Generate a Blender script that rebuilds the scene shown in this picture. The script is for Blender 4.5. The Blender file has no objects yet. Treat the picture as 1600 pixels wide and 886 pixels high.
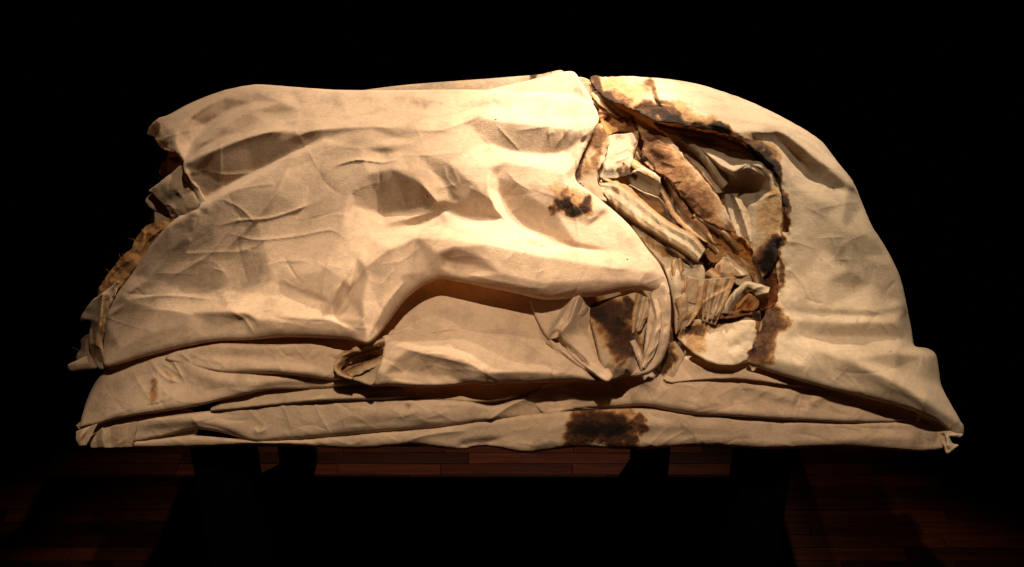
import bpy, math, random
import numpy as np
S = bpy.context.scene
COL = S.collection
rng = np.random.default_rng(7)
random.seed(7)

# ------------------------------------------------------------------ camera
CAM_Z, PITCH, F = 1.60, math.radians(31.0), 1800.0     # focal length in photo pixels (1600 wide)
cam = bpy.data.objects.new('camera', bpy.data.cameras.new('camera'))
COL.objects.link(cam)
cam.location = (0, 0, CAM_Z)
cam.rotation_euler = (math.radians(90) - PITCH, 0, 0)
cam.data.sensor_width = 36
cam.data.lens = 36 * F / 1600
cam.data.clip_start, cam.data.clip_end = 0.05, 200
S.camera = cam

# ------------------------------------------------------------------ world, lamps, exposure
w = bpy.data.worlds.new('World'); S.world = w; w.use_nodes = True
bg = w.node_tree.nodes['Background']
bg.inputs[0].default_value = (1.0, 0.75, 0.5, 1)
bg.inputs[1].default_value = 0.002
def spot(name, loc, target, watts, size, blend, radius, color):
    d = bpy.data.lights.new(name, 'SPOT'); o = bpy.data.objects.new(name, d); COL.objects.link(o)
    d.energy = watts; d.spot_size = math.radians(size); d.spot_blend = blend
    d.shadow_soft_size = radius; d.color = color
    o.location = loc
    from mathutils import Vector
    o.rotation_euler = (Vector(target) - Vector(loc)).to_track_quat('-Z', 'Y').to_euler()
spot('key_fill_spot', (0.95, 3.25, 2.55), (0.06, 1.80, 0.66), 450, 34, 1.0, 0.028, (1.0, 0.79, 0.57))
spot('key_fill_spot', (0.70, 3.05, 2.75), (0.085, 1.77, 0.785), 480, 13, 1.0, 0.022, (1.0, 0.82, 0.61))  # added narrow lamp that brightens the hot patch on the front panel
spot('key_fill_spot', (-0.25, 2.85, 2.85), (-0.24, 1.62, 0.62), 105, 31, 0.8, 0.028, (1.0, 0.78, 0.56))  # added fill lamp for the left end of the heap
spot('key_fill_spot', (0.60, 1.95, 3.1), (0.20, 1.58, 0.64), 55, 34, 0.6, 0.03, (1.0, 0.79, 0.56))  # added overhead fill to lighten the right side
spot('key_fill_spot', (0.05, 0.45, 3.1), (0.05, 0.58, 0.0), 215, 52, 0.3, 0.035, (1.0, 0.77, 0.54))  # added front fill, cone kept to the lower layers
S.render.engine = 'CYCLES'
S.view_settings.view_transform = 'Standard'
S.view_settings.look = 'None'
S.view_settings.exposure = 0.27
S.view_settings.gamma = 1.0

# ------------------------------------------------------------------ helpers: rays, noise, distances
CP, SP = math.cos(PITCH), math.sin(PITCH)
_py = np.array([100, 130, 200, 300, 443, 540, 600, 700.0])
_Y = np.array([1.985, 1.93, 1.815, 1.68, 1.535, 1.46, 1.425, 1.372])
_c = np.polyfit((_py - 400) / 300, _Y, 4)
def world(px, py, lift):
    """point of the heap seen at a place in the photo, raised by lift metres above the heap's mean slope"""
    a = (px - 800) / F; b = -(py - 443) / F
    Y = np.polyval(_c, (np.clip(py, 90, 710) - 400) / 300) + 0.05 * np.abs((px - 800) / 700) ** 3
    s = Y / (CP + b * SP) - lift
    return np.stack([a * s, (CP + b * SP) * s, CAM_Z + (-SP + b * CP) * s], -1)

def vnoise(x, y, seed):
    r = np.random.default_rng(seed).random((256, 256))
    xi = np.floor(x).astype(int); yi = np.floor(y).astype(int)
    fx = x - xi; fy = y - yi
    fx = fx * fx * fx * (fx * (fx * 6 - 15) + 10); fy = fy * fy * fy * (fy * (fy * 6 - 15) + 10)
    a = r[yi & 255, xi & 255]; b = r[yi & 255, (xi + 1) & 255]
    c = r[(yi + 1) & 255, xi & 255]; d = r[(yi + 1) & 255, (xi + 1) & 255]
    return ((a * (1 - fx) + b * fx) * (1 - fy) + (c * (1 - fx) + d * fx) * fy) * 2 - 1
def fbm(x, y, seed, o=4):
    t = 0; k = 1.0
    for i in range(o):
        t = t + k * vnoise(x + 13.7 * i, y + 7.1 * i, seed + i); x = x * 2.03; y = y * 2.03; k *= .5
    return t

def seg_dist(P, L):
    """distance, signed side and 0..1 position along polyline L for points P"""
    L = np.asarray(L, float); n = len(L) - 1
    seg = np.hypot(*(L[1:] - L[:-1]).T); cum = np.r_[0, np.cumsum(seg)]
    best = np.full(len(P), 1e9); side = np.zeros(len(P)); pos = np.zeros(len(P)); idx = np.zeros(len(P), int); tt = np.zeros(len(P))
    for i in range(n):
        a, b = L[i], L[i + 1]; d = b - a; q = P - a
        t = np.clip((q @ d) / max(d @ d, 1e-9), 0, 1)
        e = q - t[:, None] * d; dd = np.hypot(e[:, 0], e[:, 1]); m = dd < best
        best[m] = dd[m]; pos[m] = (cum[i] + t[m] * seg[i]) / cum[-1]; idx[m] = i; tt[m] = t[m]
        side[m] = np.sign(d[0] * q[m, 1] - d[1] * q[m, 0])
    return best, side, pos, idx, tt

def smooth_line(L, closed=False, sub=6):
    """Catmull-Rom through the given points (any number of columns)"""
    L = np.asarray(L, float); n = len(L)
    if n < 3: 
        return np.array([L[0] + (L[-1] - L[0]) * k / 8 for k in range(9)])
    out = []
    rngi = range(n) if closed else range(n - 1)
    for i in rngi:
        if closed: p0, p1, p2, p3 = L[i - 1], L[i], L[(i + 1) % n], L[(i + 2) % n]
        else: p0, p1, p2, p3 = L[max(i - 1, 0)], L[i], L[i + 1], L[min(i + 2, n - 1)]
        T = .5 * .8
        for k in range(sub):
            t = k / sub
            m1 = T * (p2 - p0); m2 = T * (p3 - p1)
            lim = np.hypot(*(p2 - p1)[:2])
            for m in (m1, m2):
                l = np.hypot(*m[:2])
                if l > lim: m *= lim / l
            out.append((2*t**3 - 3*t**2 + 1) * p1 + (t**3 - 2*t**2 + t) * m1 + (-2*t**3 + 3*t**2) * p2 + (t**3 - t**2) * m2)
    if not closed: out.append(L[-1])
    return np.array(out)

def rbf(pts):
    pts = np.asarray(pts, float)
    X = pts[:, :2] / 300; v = pts[:, 2] / 1000; n = len(X)
    if n < 3: return lambda P: np.full(len(P), v.mean())
    def U(r): return np.where(r > 1e-6, r * r * np.log(np.maximum(r, 1e-6)), 0)
    K = U(np.hypot(X[:, None, 0] - X[None, :, 0], X[:, None, 1] - X[None, :, 1])) + 1e-4 * np.eye(n)
    A = np.zeros((n + 3, n + 3)); A[:n, :n] = K; A[:n, n] = 1; A[:n, n + 1:] = X; A[n, :n] = 1; A[n + 1:, :n] = X.T
    c = np.linalg.lstsq(A, np.r_[v, 0, 0, 0], rcond=None)[0]
    def f(P):
        Q = P / 300; out = c[n] + Q @ c[n + 1:]
        for i in range(n): out = out + c[i] * U(np.hypot(Q[:, 0] - X[i, 0], Q[:, 1] - X[i, 1]))
        return out
    return f

def sst(t):
    t = np.clip(t, 0, 1); return t * t * (3 - 2 * t)
GAIN = 1.0
def stroke_field(P, strokes, seed):
    z = np.zeros(len(P))
    for k, st in enumerate(strokes):
        kind, L, amp, wid = st[:4]; w2 = st[4] if len(st) > 4 else None
        taper = st[5] if len(st) > 5 else (1, 1)
        L = smooth_line(L); R = wid * 4 + 10
        m = (P[:, 0] > L[:, 0].min() - R) & (P[:, 0] < L[:, 0].max() + R) & (P[:, 1] > L[:, 1].min() - R) & (P[:, 1] < L[:, 1].max() + R)
        if not m.any(): continue
        d, s, u, _, _ = seg_dist(P[m], L)
        tp = np.ones(len(d))
        if taper[0]: tp *= sst(u / .3)
        if taper[1]: tp *= sst((1 - u) / .3)
        if kind == 'r': f = np.exp(-(d / wid) ** 2)                       # rounded ridge or valley
        elif kind == 'c': f = np.exp(-d / wid)                            # pinched crease
        elif kind == 's':                                                  # overlapping lip: high on the right-hand side of travel
            e = s * d; w2_ = w2 or 4
            f = np.where(e > 0, np.exp(-(e / wid) ** 1.5), np.exp(-(d / w2_) ** 2))
            tp0 = np.where((u <= 0.002) | (u >= .998), np.exp(-(d / (w2_ * 2)) ** 2), 1); f = f * tp0
        elif kind == 'a':                                                  # ridge with one steep and one gentle side
            e = s * d; f = np.where(e > 0, np.exp(-(d / wid) ** 2), np.exp(-(d / (w2 or wid / 3)) ** 2))
        z[m] += amp / 1000 * f * tp * (GAIN if wid > 5 else 1.0)
    return z

def stain_field(P, stains, seed, warp=9):
    if not stains: return np.zeros(len(P))
    Q = P + warp * np.stack([fbm(P[:, 0] / 22, P[:, 1] / 22, seed), fbm(P[:, 0] / 22 + 50, P[:, 1] / 22, seed + 9)], -1)
    z = np.zeros(len(P))
    for L, wid, val in stains:
        L = np.asarray(L, float)
        if len(L) == 1: d = np.hypot(Q[:, 0] - L[0, 0], Q[:, 1] - L[0, 1])
        else: d = seg_dist(Q, L)[0]
        t = np.clip(1.25 - d / wid, 0, 1)
        z = np.maximum(z, val * t * t * (3 - 2 * t))
    return z


def bil(G, fx, fy):
    h, w_ = G.shape[:2]
    x = np.clip(fx, 0, w_ - 1.001); y = np.clip(fy, 0, h - 1.001); xi = x.astype(int); yi = y.astype(int)
    tx = (x - xi)[:, None]; ty = (y - yi)[:, None]
    return (G[yi, xi] * (1 - tx) + G[yi, xi + 1] * tx) * (1 - ty) + (G[yi + 1, xi] * (1 - tx) + G[yi + 1, xi + 1] * tx) * ty

def relax(T, X, mask, slack, pin, bend, iters, sl2=None):
    """let a grid of cloth X (target T) settle so that its threads keep their length (slack = spare cloth)"""
    H, W_ = mask.shape
    dirs = []
    for dy, dx in ((0, 1), (1, 0), (1, 1), (1, -1)):
        ys0, ys1 = slice(0, H - dy), slice(dy, H)
        if dx >= 0: xs0, xs1 = slice(0, W_ - dx), slice(dx, W_)
        else: xs0, xs1 = slice(-dx, W_), slice(0, W_ + dx)
        m = (mask[ys0, xs0] & mask[ys1, xs1])[..., None].astype(float)
        s = slack[0] if (dy, dx) == (0, 1) else slack[1] if (dy, dx) == (1, 0) else (slack[0] + slack[1]) / 2
        Lr = np.linalg.norm(T[ys1, xs1] - T[ys0, xs0], axis=-1, keepdims=True) * s
        dirs.append((ys0, xs0, ys1, xs1, m, Lr))
    mk = mask[..., None].astype(float)
    for it in range(iters):
        D = np.zeros_like(X); Wt = np.zeros_like(mk)
        for ys0, xs0, ys1, xs1, m, Lr in dirs:
            d = X[ys1, xs1] - X[ys0, xs0]; l = np.linalg.norm(d, axis=-1, keepdims=True) + 1e-9
            c = d * ((l - Lr) / l * .5) * m
            D[ys0, xs0] += c; D[ys1, xs1] -= c; Wt[ys0, xs0] += m; Wt[ys1, xs1] += m
        X = X + D / np.maximum(Wt, 1) * 1.6
        # bending: towards the mean of the neighbours of the displacement
        U = X - T
        S_ = np.zeros_like(U); N_ = np.zeros_like(mk)
        for ax in (0, 1):
            for sh in (1, -1):
                S_ += np.roll(U * mk, sh, ax); N_ += np.roll(mk, sh, ax)
        U = U + bend * (S_ / np.maximum(N_, 1) - U) * mk
        U *= (1 - pin)
        X = T + U
    return X

def drape(P, V, x0, y0, x1, y1, step, ids, slack, pin, seed, cells=(16, 8, 4.5)):
    """returns settled positions for vertices at pixel places P with rough positions V"""
    Dacc = np.zeros_like(V); r_ = np.random.default_rng(seed)
    H, W_ = ids.shape
    Vg = np.zeros((H, W_, 3)); ok = ids >= 0; Vg[ok] = V[ids[ok]]
    # fill outside by spreading inwards values so that coarse sampling is safe
    fill = ok.copy()
    for k in range(int(cells[0] / step * 2.2)):
        if fill.all(): break
        acc = np.zeros_like(Vg); cn = np.zeros((H, W_))
        for ax in (0, 1):
            for sh in (1, -1):
                acc += np.roll(Vg * fill[..., None], sh, ax); cn += np.roll(fill, sh, ax)
        new = (~fill) & (cn > 0); Vg[new] = acc[new] / cn[new][:, None]; fill |= new
    disp = np.zeros_like(Vg); ext = min(x1 - x0, y1 - y0)
    gy, gx = np.mgrid[0:H, 0:W_]
    for ci, c in enumerate(cells):
        if c > ext / 7: continue
        q = c / step; ny_, nx_ = max(3, int(H / q) + 2), max(3, int(W_ / q) + 2)
        yy, xx = np.mgrid[0:ny_, 0:nx_]; fx = (xx * q).ravel(); fy = (yy * q).ravel()
        mask = bil(fill[..., None].astype(float), fx, fy).reshape(ny_, nx_) > .5
        T = bil(Vg + disp, fx, fy).reshape(ny_, nx_, 3)
        X = T + r_.normal(0, c * 1e-3 * .06, T.shape)
        X = relax(T, X, mask, slack, pin[ci], .38, 90)
        d = bil(X - T, gx.ravel() / q, gy.ravel() / q).reshape(H, W_, 3)
        disp += d
    return V + disp[ok][np.argsort(ids[ok])]

def blur(G, m, sig):
    r_ = max(1, int(3 * sig)); k = np.exp(-.5 * (np.arange(-r_, r_ + 1) / sig) ** 2); k /= k.sum()
    def cv(A):
        for ax in (0, 1):
            B = np.zeros_like(A)
            pad = [(0, 0), (0, 0)]; pad[ax] = (r_, r_); Q = np.pad(A, pad)
            for i, w_ in enumerate(k): B += w_ * (Q[i:i + A.shape[0]] if ax == 0 else Q[:, i:i + A.shape[1]])
            A = B
        return A
    return cv(G * m) / np.maximum(cv(m.astype(float)), 1e-6)

def fold_net(lines, xs, ys, sig, boost):
    """facets between fold lines: each line is a list of (x, y, height mm); the cloth is taut between lines and softly bent at them"""
    from mathutils.geometry import delaunay_2d_cdt
    from mathutils import Vector
    pts, ed, hs = [], [], []
    for L in lines:
        for i, p in enumerate(L):
            pts.append(Vector((p[0], p[1]))); hs.append(p[2])
            if i: ed.append((len(pts) - 2, len(pts) - 1))
    vo, eo, fo, ov, oe, of = delaunay_2d_cdt(pts, ed, [], 0, 1e-4)
    H = np.array([np.mean([hs[k] for k in o]) if len(o) else np.nan for o in ov]); X = np.array([(v.x, v.y) for v in vo])
    bad = np.isnan(H)
    if bad.any():
        good = ~bad
        for i in np.where(bad)[0]:
            d = np.hypot(*(X[good] - X[i]).T); w_ = 1 / (d + 1e-3) ** 3; H[i] = (w_ * H[good]).sum() / w_.sum()
    G = np.full((len(ys), len(xs)), np.nan)
    for t in fo:
        t = list(t)
        if len(t) != 3: continue
        a, b, c = X[t]; ha, hb, hc = H[t]
        x0, x1 = np.searchsorted(xs, [min(a[0], b[0], c[0]) - .01, max(a[0], b[0], c[0]) + .01])
        y0, y1 = np.searchsorted(ys, [min(a[1], b[1], c[1]) - .01, max(a[1], b[1], c[1]) + .01])
        if x1 <= x0 or y1 <= y0: continue
        gx, gy = np.meshgrid(xs[x0:x1], ys[y0:y1]); D = (b[1] - c[1]) * (a[0] - c[0]) + (c[0] - b[0]) * (a[1] - c[1])
        if abs(D) < 1e-9: continue
        u = ((b[1] - c[1]) * (gx - c[0]) + (c[0] - b[0]) * (gy - c[1])) / D; v = ((c[1] - a[1]) * (gx - c[0]) + (a[0] - c[0]) * (gy - c[1])) / D
        w_ = 1 - u - v; m = (u >= -1e-6) & (v >= -1e-6) & (w_ >= -1e-6)
        S_ = G[y0:y1, x0:x1]; S_[m] = (u * ha + v * hb + w_ * hc)[m]
    m = ~np.isnan(G); step = xs[1] - xs[0]
    f1 = blur(np.where(m, G, 0), m, 30 / step)
    G = np.where(m, G, f1); mm = np.ones_like(m)
    g1 = blur(G, mm, sig / step); g2 = blur(G, mm, 2.6 * sig / step)
    low = blur(G, mm, 55 / step); g = .85 * g1 + .15 * g2
    return (low + boost * (g - low)) / 1000

# ------------------------------------------------------------------ materials
def nodes(m): 
    m.use_nodes = True; t = m.node_tree; t.nodes.clear(); return t
def canvas_mat(name, c0, c1, back, trans=0.16, soil=(0.16, 0.12, 0.085)):
    m = bpy.data.materials.new(name); t = nodes(m); N = t.nodes.new; L = t.links.new
    out = N('ShaderNodeOutputMaterial'); pb = N('ShaderNodeBsdfPrincipled'); tr = N('ShaderNodeBsdfTranslucent'); mx = N('ShaderNodeMixShader')
    co = N('ShaderNodeTexCoord')
    def noise(scale, detail, rough=.55):
        n = N('ShaderNodeTexNoise'); n.inputs['Scale'].default_value = scale; n.inputs['Detail'].default_value = detail; n.inputs['Roughness'].default_value = rough
        L(co.outputs['Object'], n.inputs['Vector']); return n.outputs['Fac']
    def mix(f, a, b, mode='MIX'):
        n = N('ShaderNodeMix'); n.data_type = 'RGBA'; n.blend_type = mode
        for sock, v in ((n.inputs[0], f), (n.inputs[6], a), (n.inputs[7], b)):
            if hasattr(v, 'links'): L(v, sock)
            else: sock.default_value = v if isinstance(v, float) else (*v, 1)
        return n.outputs[2]
    def mth(op, a, b, clamp=False):
        n = N('ShaderNodeMath'); n.operation = op; n.use_clamp = clamp
        for sock, v in ((n.inputs[0], a), (n.inputs[1], b)):
            if hasattr(v, 'links'): L(v, sock)
            else: sock.default_value = v
        return n.outputs[0]
    def mrange(v, a, b, c=0.0, d=1.0):
        n = N('ShaderNodeMapRange'); L(v, n.inputs[0])
        for i, q in enumerate((a, b, c, d)): n.inputs[i + 1].default_value = q
        return n.outputs[0]
    def attr(nm):
        n = N('ShaderNodeAttribute'); n.attribute_name = nm; return n.outputs['Fac']
    big = noise(5.0, 4); mid = noise(28, 5); fine = noise(150, 4, .7); spk = noise(420, 2, .6)
    col = mix(mrange(big, .35, .65), c0, c1)
    blot = noise(11, 6, .62)
    col = mix(mth('MULTIPLY', mrange(blot, .52, .74), .24), col, (.40, .26, .13))    # old water stains
    col = mix(mth('MULTIPLY', mrange(mid, .47, .74), .34), col, soil)           # age spots
    col = mix(mrange(fine, .3, .75, 0.0, .26), col, soil)
    # small brown specks
    sp = N('ShaderNodeTexVoronoi'); sp.inputs['Scale'].default_value = 22; L(co.outputs['Object'], sp.inputs['Vector'])
    col = mix(mth('MULTIPLY', mrange(sp.outputs['Distance'], .055, .03), mrange(noise(9, 2), .52, .6)), col, (.045, .025, .014))
    dirt_shade = mth('MULTIPLY', attr('dirt_shade'), mrange(mth('ADD', mid, fine), .75, 1.15, .35, 1.0))
    col = mix(mth('MULTIPLY', dirt_shade, .75), col, (.10, .08, .062))
    ch = attr('char')
    chn = mth('ADD', ch, mth('MULTIPLY', mth('SUBTRACT', mth('ADD', mid, fine), 1.0), mrange(ch, 0.0, .35, 0.0, .40)))
    rp = N('ShaderNodeValToRGB'); L(chn, rp.inputs[0]); e = rp.color_ramp.elements
    e[0].position = .08; e[0].color = (1, 1, 1, 1); e[1].position = .95; e[1].color = (.022, .015, .012, 1)
    for p, c in ((.22, (.83, .67, .46, 1)), (.36, (.54, .37, .235, 1)), (.52, (.25, .145, .085, 1)), (.72, (.10, .056, .036, 1))):
        k = e.new(p); k.color = c
    col = mix(1.0, col, rp.outputs[0], 'MULTIPLY')
    geo = N('ShaderNodeNewGeometry')
    colb = mix(geo.outputs['Backfacing'], col, mix(1.0, col, back, 'MULTIPLY'))
    L(colb, pb.inputs['Base Color']); pb.inputs['Roughness'].default_value = .88; pb.inputs['Specular IOR Level'].default_value = .18
    pb.inputs['Sheen Weight'].default_value = .08
    L(mix(1.0, col, (.95, .55, .22), 'MULTIPLY'), tr.inputs['Color'])
    # canvas weave and small crumple
    wv = N('ShaderNodeTexWave'); wv.inputs['Scale'].default_value = 230; wv.inputs['Distortion'].default_value = 2.0; wv.inputs['Detail'].default_value = 1; wv.bands_direction = 'DIAGONAL'
    L(co.outputs['Object'], wv.inputs['Vector'])
    wv2 = N('ShaderNodeTexWave'); wv2.inputs['Scale'].default_value = 240; wv2.inputs['Distortion'].default_value = 2.0; wv2.bands_direction = 'X'
    L(co.outputs['Object'], wv2.inputs['Vector'])
    h = mth('ADD', mth('MULTIPLY', mid, .9), mth('MULTIPLY', fine, .5))
    h = mth('ADD', h, mth('MULTIPLY', mth('ADD', wv.outputs['Fac'], wv2.outputs['Fac']), .10))
    h = mth('ADD', h, mth('MULTIPLY', spk, .45))
    h = mth('ADD', h, mth('MULTIPLY', mth('MULTIPLY', fine, ch), 2.5))
    bp = N('ShaderNodeBump'); bp.inputs['Strength'].default_value = .8; bp.inputs['Distance'].default_value = .0016
    L(h, bp.inputs['Height']); L(bp.outputs[0], pb.inputs['Normal']); L(bp.outputs[0], tr.inputs['Normal'])
    mx.inputs[0].default_value = trans
    L(pb.outputs[0], mx.inputs[1]); L(tr.outputs[0], mx.inputs[2]); L(mx.outputs[0], out.inputs[0])
    return m
M_CREAM = canvas_mat('canvas_cream', (.76, .56, .395), (.67, .48, .33), (.8, .62, .42))
M_PALE = canvas_mat('canvas_pale', (.72, .575, .41), (.64, .50, .35), (.75, .56, .36))
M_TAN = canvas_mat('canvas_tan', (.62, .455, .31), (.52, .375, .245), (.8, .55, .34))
M_OCHRE = canvas_mat('canvas_ochre', (.62, .33, .115), (.48, .23, .075), (.85, .55, .3), .30)
M_GREY = canvas_mat('canvas_greyed', (.56, .44, .30), (.46, .35, .235), (.7, .5, .33))

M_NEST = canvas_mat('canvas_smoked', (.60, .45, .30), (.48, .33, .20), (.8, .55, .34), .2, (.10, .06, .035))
# ------------------------------------------------------------------ the bundle
bundle = bpy.data.objects.new('canvas_bundle', None); COL.objects.link(bundle)
bundle.location = (0, 1.68, 0.485)
bundle['label'] = 'heap of folded cream canvas with scorched torn edges on a black table'
bundle['category'] = 'canvas'
NSEED = [100]
FRAY = []
def sheet(name, outline, lifts, strokes=(), char=(), dirt_shade=(), r=0, step=2.0, tear=0, wrinkle=(1.2, 70), mat=None, label=None, sub=5, parent=None, aniso=(1, 1), slack=None, pin=(.02, .035, .06), net=None, sig=2.2, gain=1.0, boost=2.0, creases=None):
    """a piece of cloth lying on the heap: outline, how far it stands off the heap, its folds (strokes), scorch and dirt.
    r > 0 along an edge = the cloth turns under there in a roll of that radius; r = 0 = a cut or torn edge."""
    NSEED[0] += 31; sd = NSEED[0]
    O = np.array([(p[0], p[1], p[2] if len(p) > 2 else r) for p in outline], float)
    O = smooth_line(O, closed=True, sub=sub)
    # resample densely and give it small irregularity
    Q = []
    for i in range(len(O)):
        a, b = O[i], O[(i + 1) % len(O)]; n = max(1, int(np.hypot(*(b - a)[:2]) / (3.0 if tear else 6.0)))
        for k in range(n): Q.append(a + (b - a) * k / n)
    O = np.array(Q)
    area = np.sum(O[:, 0] * np.roll(O[:, 1], -1) - np.roll(O[:, 0], -1) * O[:, 1])
    if area < 0: O = O[::-1].copy()
    nx = np.roll(O[:, 1], -1) - np.roll(O[:, 1], 1); ny = -(np.roll(O[:, 0], -1) - np.roll(O[:, 0], 1))
    l = np.hypot(nx, ny) + 1e-9; nrm = np.stack([nx / l, ny / l], -1)       # outward
    j = fbm(O[:, 0] / 9, O[:, 1] / 9, sd, 3) * (.4 + tear) * np.clip(1 - O[:, 2] / 8, .15, 1)
    O[:, :2] += nrm * j[:, None]
    # grid clipped to the outline
    x0, y0 = O[:, 0].min() - step, O[:, 1].min() - step
    nxg = int((O[:, 0].max() - x0) / step) + 3; nyg = int((O[:, 1].max() - y0) / step) + 3
    ins = np.zeros((nyg, nxg), bool); xs = x0 + step * np.arange(nxg); ys = y0 + step * np.arange(nyg)
    A = O[:, :2]; B = np.roll(A, -1, 0)
    for a, b in zip(A, B):
        lo, hi = min(a[1], b[1]), max(a[1], b[1])
        rows = np.where((ys >= lo) & (ys < hi))[0]
        for rr in rows:
            xi = a[0] + (ys[rr] - a[1]) / (b[1] - a[1]) * (b[0] - a[0])
            ins[rr, xs > xi] ^= True
    cell = ins[:-1, :-1] & ins[1:, :-1] & ins[:-1, 1:] & ins[1:, 1:]
    used = np.zeros_like(ins)
    for dy in (0, 1):
        for dx in (0, 1): used[dy:nyg - 1 + dy, dx:nxg - 1 + dx] |= cell
    ids = -np.ones_like(ins, dtype=int); ids[used] = np.arange(used.sum())
    gy, gx = np.where(used); P = np.stack([xs[gx], ys[gy]], -1)
    cy, cx = np.where(cell)
    quads = np.stack([ids[cy, cx], ids[cy + 1, cx], ids[cy + 1, cx + 1], ids[cy, cx + 1]], -1)
    # boundary edges
    e = np.concatenate([quads[:, [0, 1]], quads[:, [1, 2]], quads[:, [2, 3]], quads[:, [3, 0]]])
    key = np.sort(e, 1); k1 = key[:, 0].astype(np.int64) * (len(P) + 1) + key[:, 1]
    _, first, cnt = np.unique(k1, return_index=True, return_counts=True)
    be = e[first[cnt == 1]]
    bv = np.unique(be)
    OL = np.vstack([O[:, :2], O[:1, :2]])
    _, _, _, bi, bt = seg_dist(P[bv], OL)
    P[bv] = OL[bi] + bt[:, None] * (OL[bi + 1] - OL[bi])
    rr_ = np.r_[O[:, 2], O[:1, 2]]
    # distance to the edge and roll
    lift = rbf(lifts)(P) if net is None else fold_net(net, xs, ys, sig, boost)[gy, gx]
    rmax = O[:, 2].max()
    d, _, _, di, dt = seg_dist(P, OL[::1])
    rad = rr_[di] + dt * (rr_[di + 1] - rr_[di])
    rad = np.maximum(rad, .01); u = np.clip(d / rad, 0, 1)
    roll = rad / 1000 * (1 - np.sqrt(np.maximum(1 - (1 - u) ** 2, 0)))
    edge_fade = 1.0
    strokes = list(strokes)
    if creases:      # fine creases pressed into the canvas
        cn, ang, spread, amp = creases; rc = np.random.default_rng(sd + 77); pick = rc.integers(0, len(P), cn)
        for k in pick:
            a_ = math.radians(ang + rc.normal(0, spread)); ln_ = rc.uniform(14, 90) * (1 if rc.random() < .8 else 1.8); bend_ = rc.normal(0, .25)
            q = [P[k] + ln_ * t * np.array([math.cos(a_ + bend_ * t), math.sin(a_ + bend_ * t)]) for t in (-.5, -.2, .1, .5)]
            strokes.append(('c', [tuple(v) for v in q], amp * rc.uniform(.4, 1.4) * rc.choice((1, 1, -1)), rc.uniform(1.8, 4.8)))
    lift = lift + gain * stroke_field(P, strokes, sd)
    lift = lift + wrinkle[0] / 1000 * fbm(P[:, 0] / wrinkle[1] * aniso[0], P[:, 1] / wrinkle[1] * aniso[1], sd + 3, 2)
    lift = lift - roll
    if tear:   # scorched edges cockle
        lift = lift + np.exp(-d / 12) * np.clip(1 - rad / 6, 0, 1) * .004 * fbm(P[:, 0] / 16, P[:, 1] / 16, sd + 5, 2)
    # skirt: the cloth turned under at its edges
    fr = rad[bv]; n_in = -nrm[bi % len(nrm)]
    remap = -np.ones(len(P), int); remap[bv] = np.arange(len(bv))
    P1 = P[bv] + n_in * (.35 * fr)[:, None]; l1 = lift[bv] - .0016 - .9 * fr / 1000
    P2 = P[bv] + n_in * (1.2 * fr + 2)[:, None]; l2 = lift[bv] - .0035 - 1.7 * fr / 1000
    n0 = len(P); nb = len(bv)
    V0 = world(P[:, 0], P[:, 1], lift)
    if slack: V0 = drape(P, V0, O[:, 0].min(), O[:, 1].min(), O[:, 0].max(), O[:, 1].max(), step, ids, slack, pin, sd)
    dB = V0[bv] - world(P[bv, 0], P[bv, 1], lift[bv])
    V = np.vstack([V0, world(P1[:, 0], P1[:, 1], l1) + dB, world(P2[:, 0], P2[:, 1], l2) + dB])
    a, b = be[:, 0], be[:, 1]; ra, rb = remap[a] + n0, remap[b] + n0
    q1 = np.stack([b, a, ra, rb], -1); q2 = np.stack([rb, ra, ra + nb, rb + nb], -1)
    F_ = np.vstack([quads, q1, q2])
    ca = stain_field(P, char, sd + 11); da = stain_field(P, dirt_shade, sd + 17)
    ca = np.r_[ca, ca[bv], ca[bv]]; da = np.r_[da, da[bv], da[bv]]
    if tear >= .5:
        for k in np.where(fr < 1.2)[0]: FRAY.append((V0[bv[k]], V0[bv[k]] - world(P1[k:k+1, 0] + n_in[k, 0] * 4, P1[k:k+1, 1] + n_in[k, 1] * 4, lift[bv[k:k+1]])[0], ca[bv[k]]))
    par = parent or bundle
    base = np.array(bundle.location)
    V = V - base
    me = bpy.data.meshes.new(name)
    me.vertices.add(len(V)); me.vertices.foreach_set('co', V.astype(np.float32).ravel())
    me.loops.add(F_.size); me.loops.foreach_set('vertex_index', F_.astype(np.int32).ravel())
    me.polygons.add(len(F_)); me.polygons.foreach_set('loop_start', np.arange(0, F_.size, 4, dtype=np.int32))
    me.polygons.foreach_set('use_smooth', np.ones(len(F_), bool))
    for nm, v in (('char', ca), ('dirt_shade', da)):
        at = me.attributes.new(nm, 'FLOAT', 'POINT'); at.data.foreach_set('value', v.astype(np.float32))
    me.update(calc_edges=True); me.validate()
    me.materials.append(mat or M_CREAM)
    o = bpy.data.objects.new(name, me); COL.objects.link(o); o.parent = par
    if label: o['label'] = label
    return o


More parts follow.
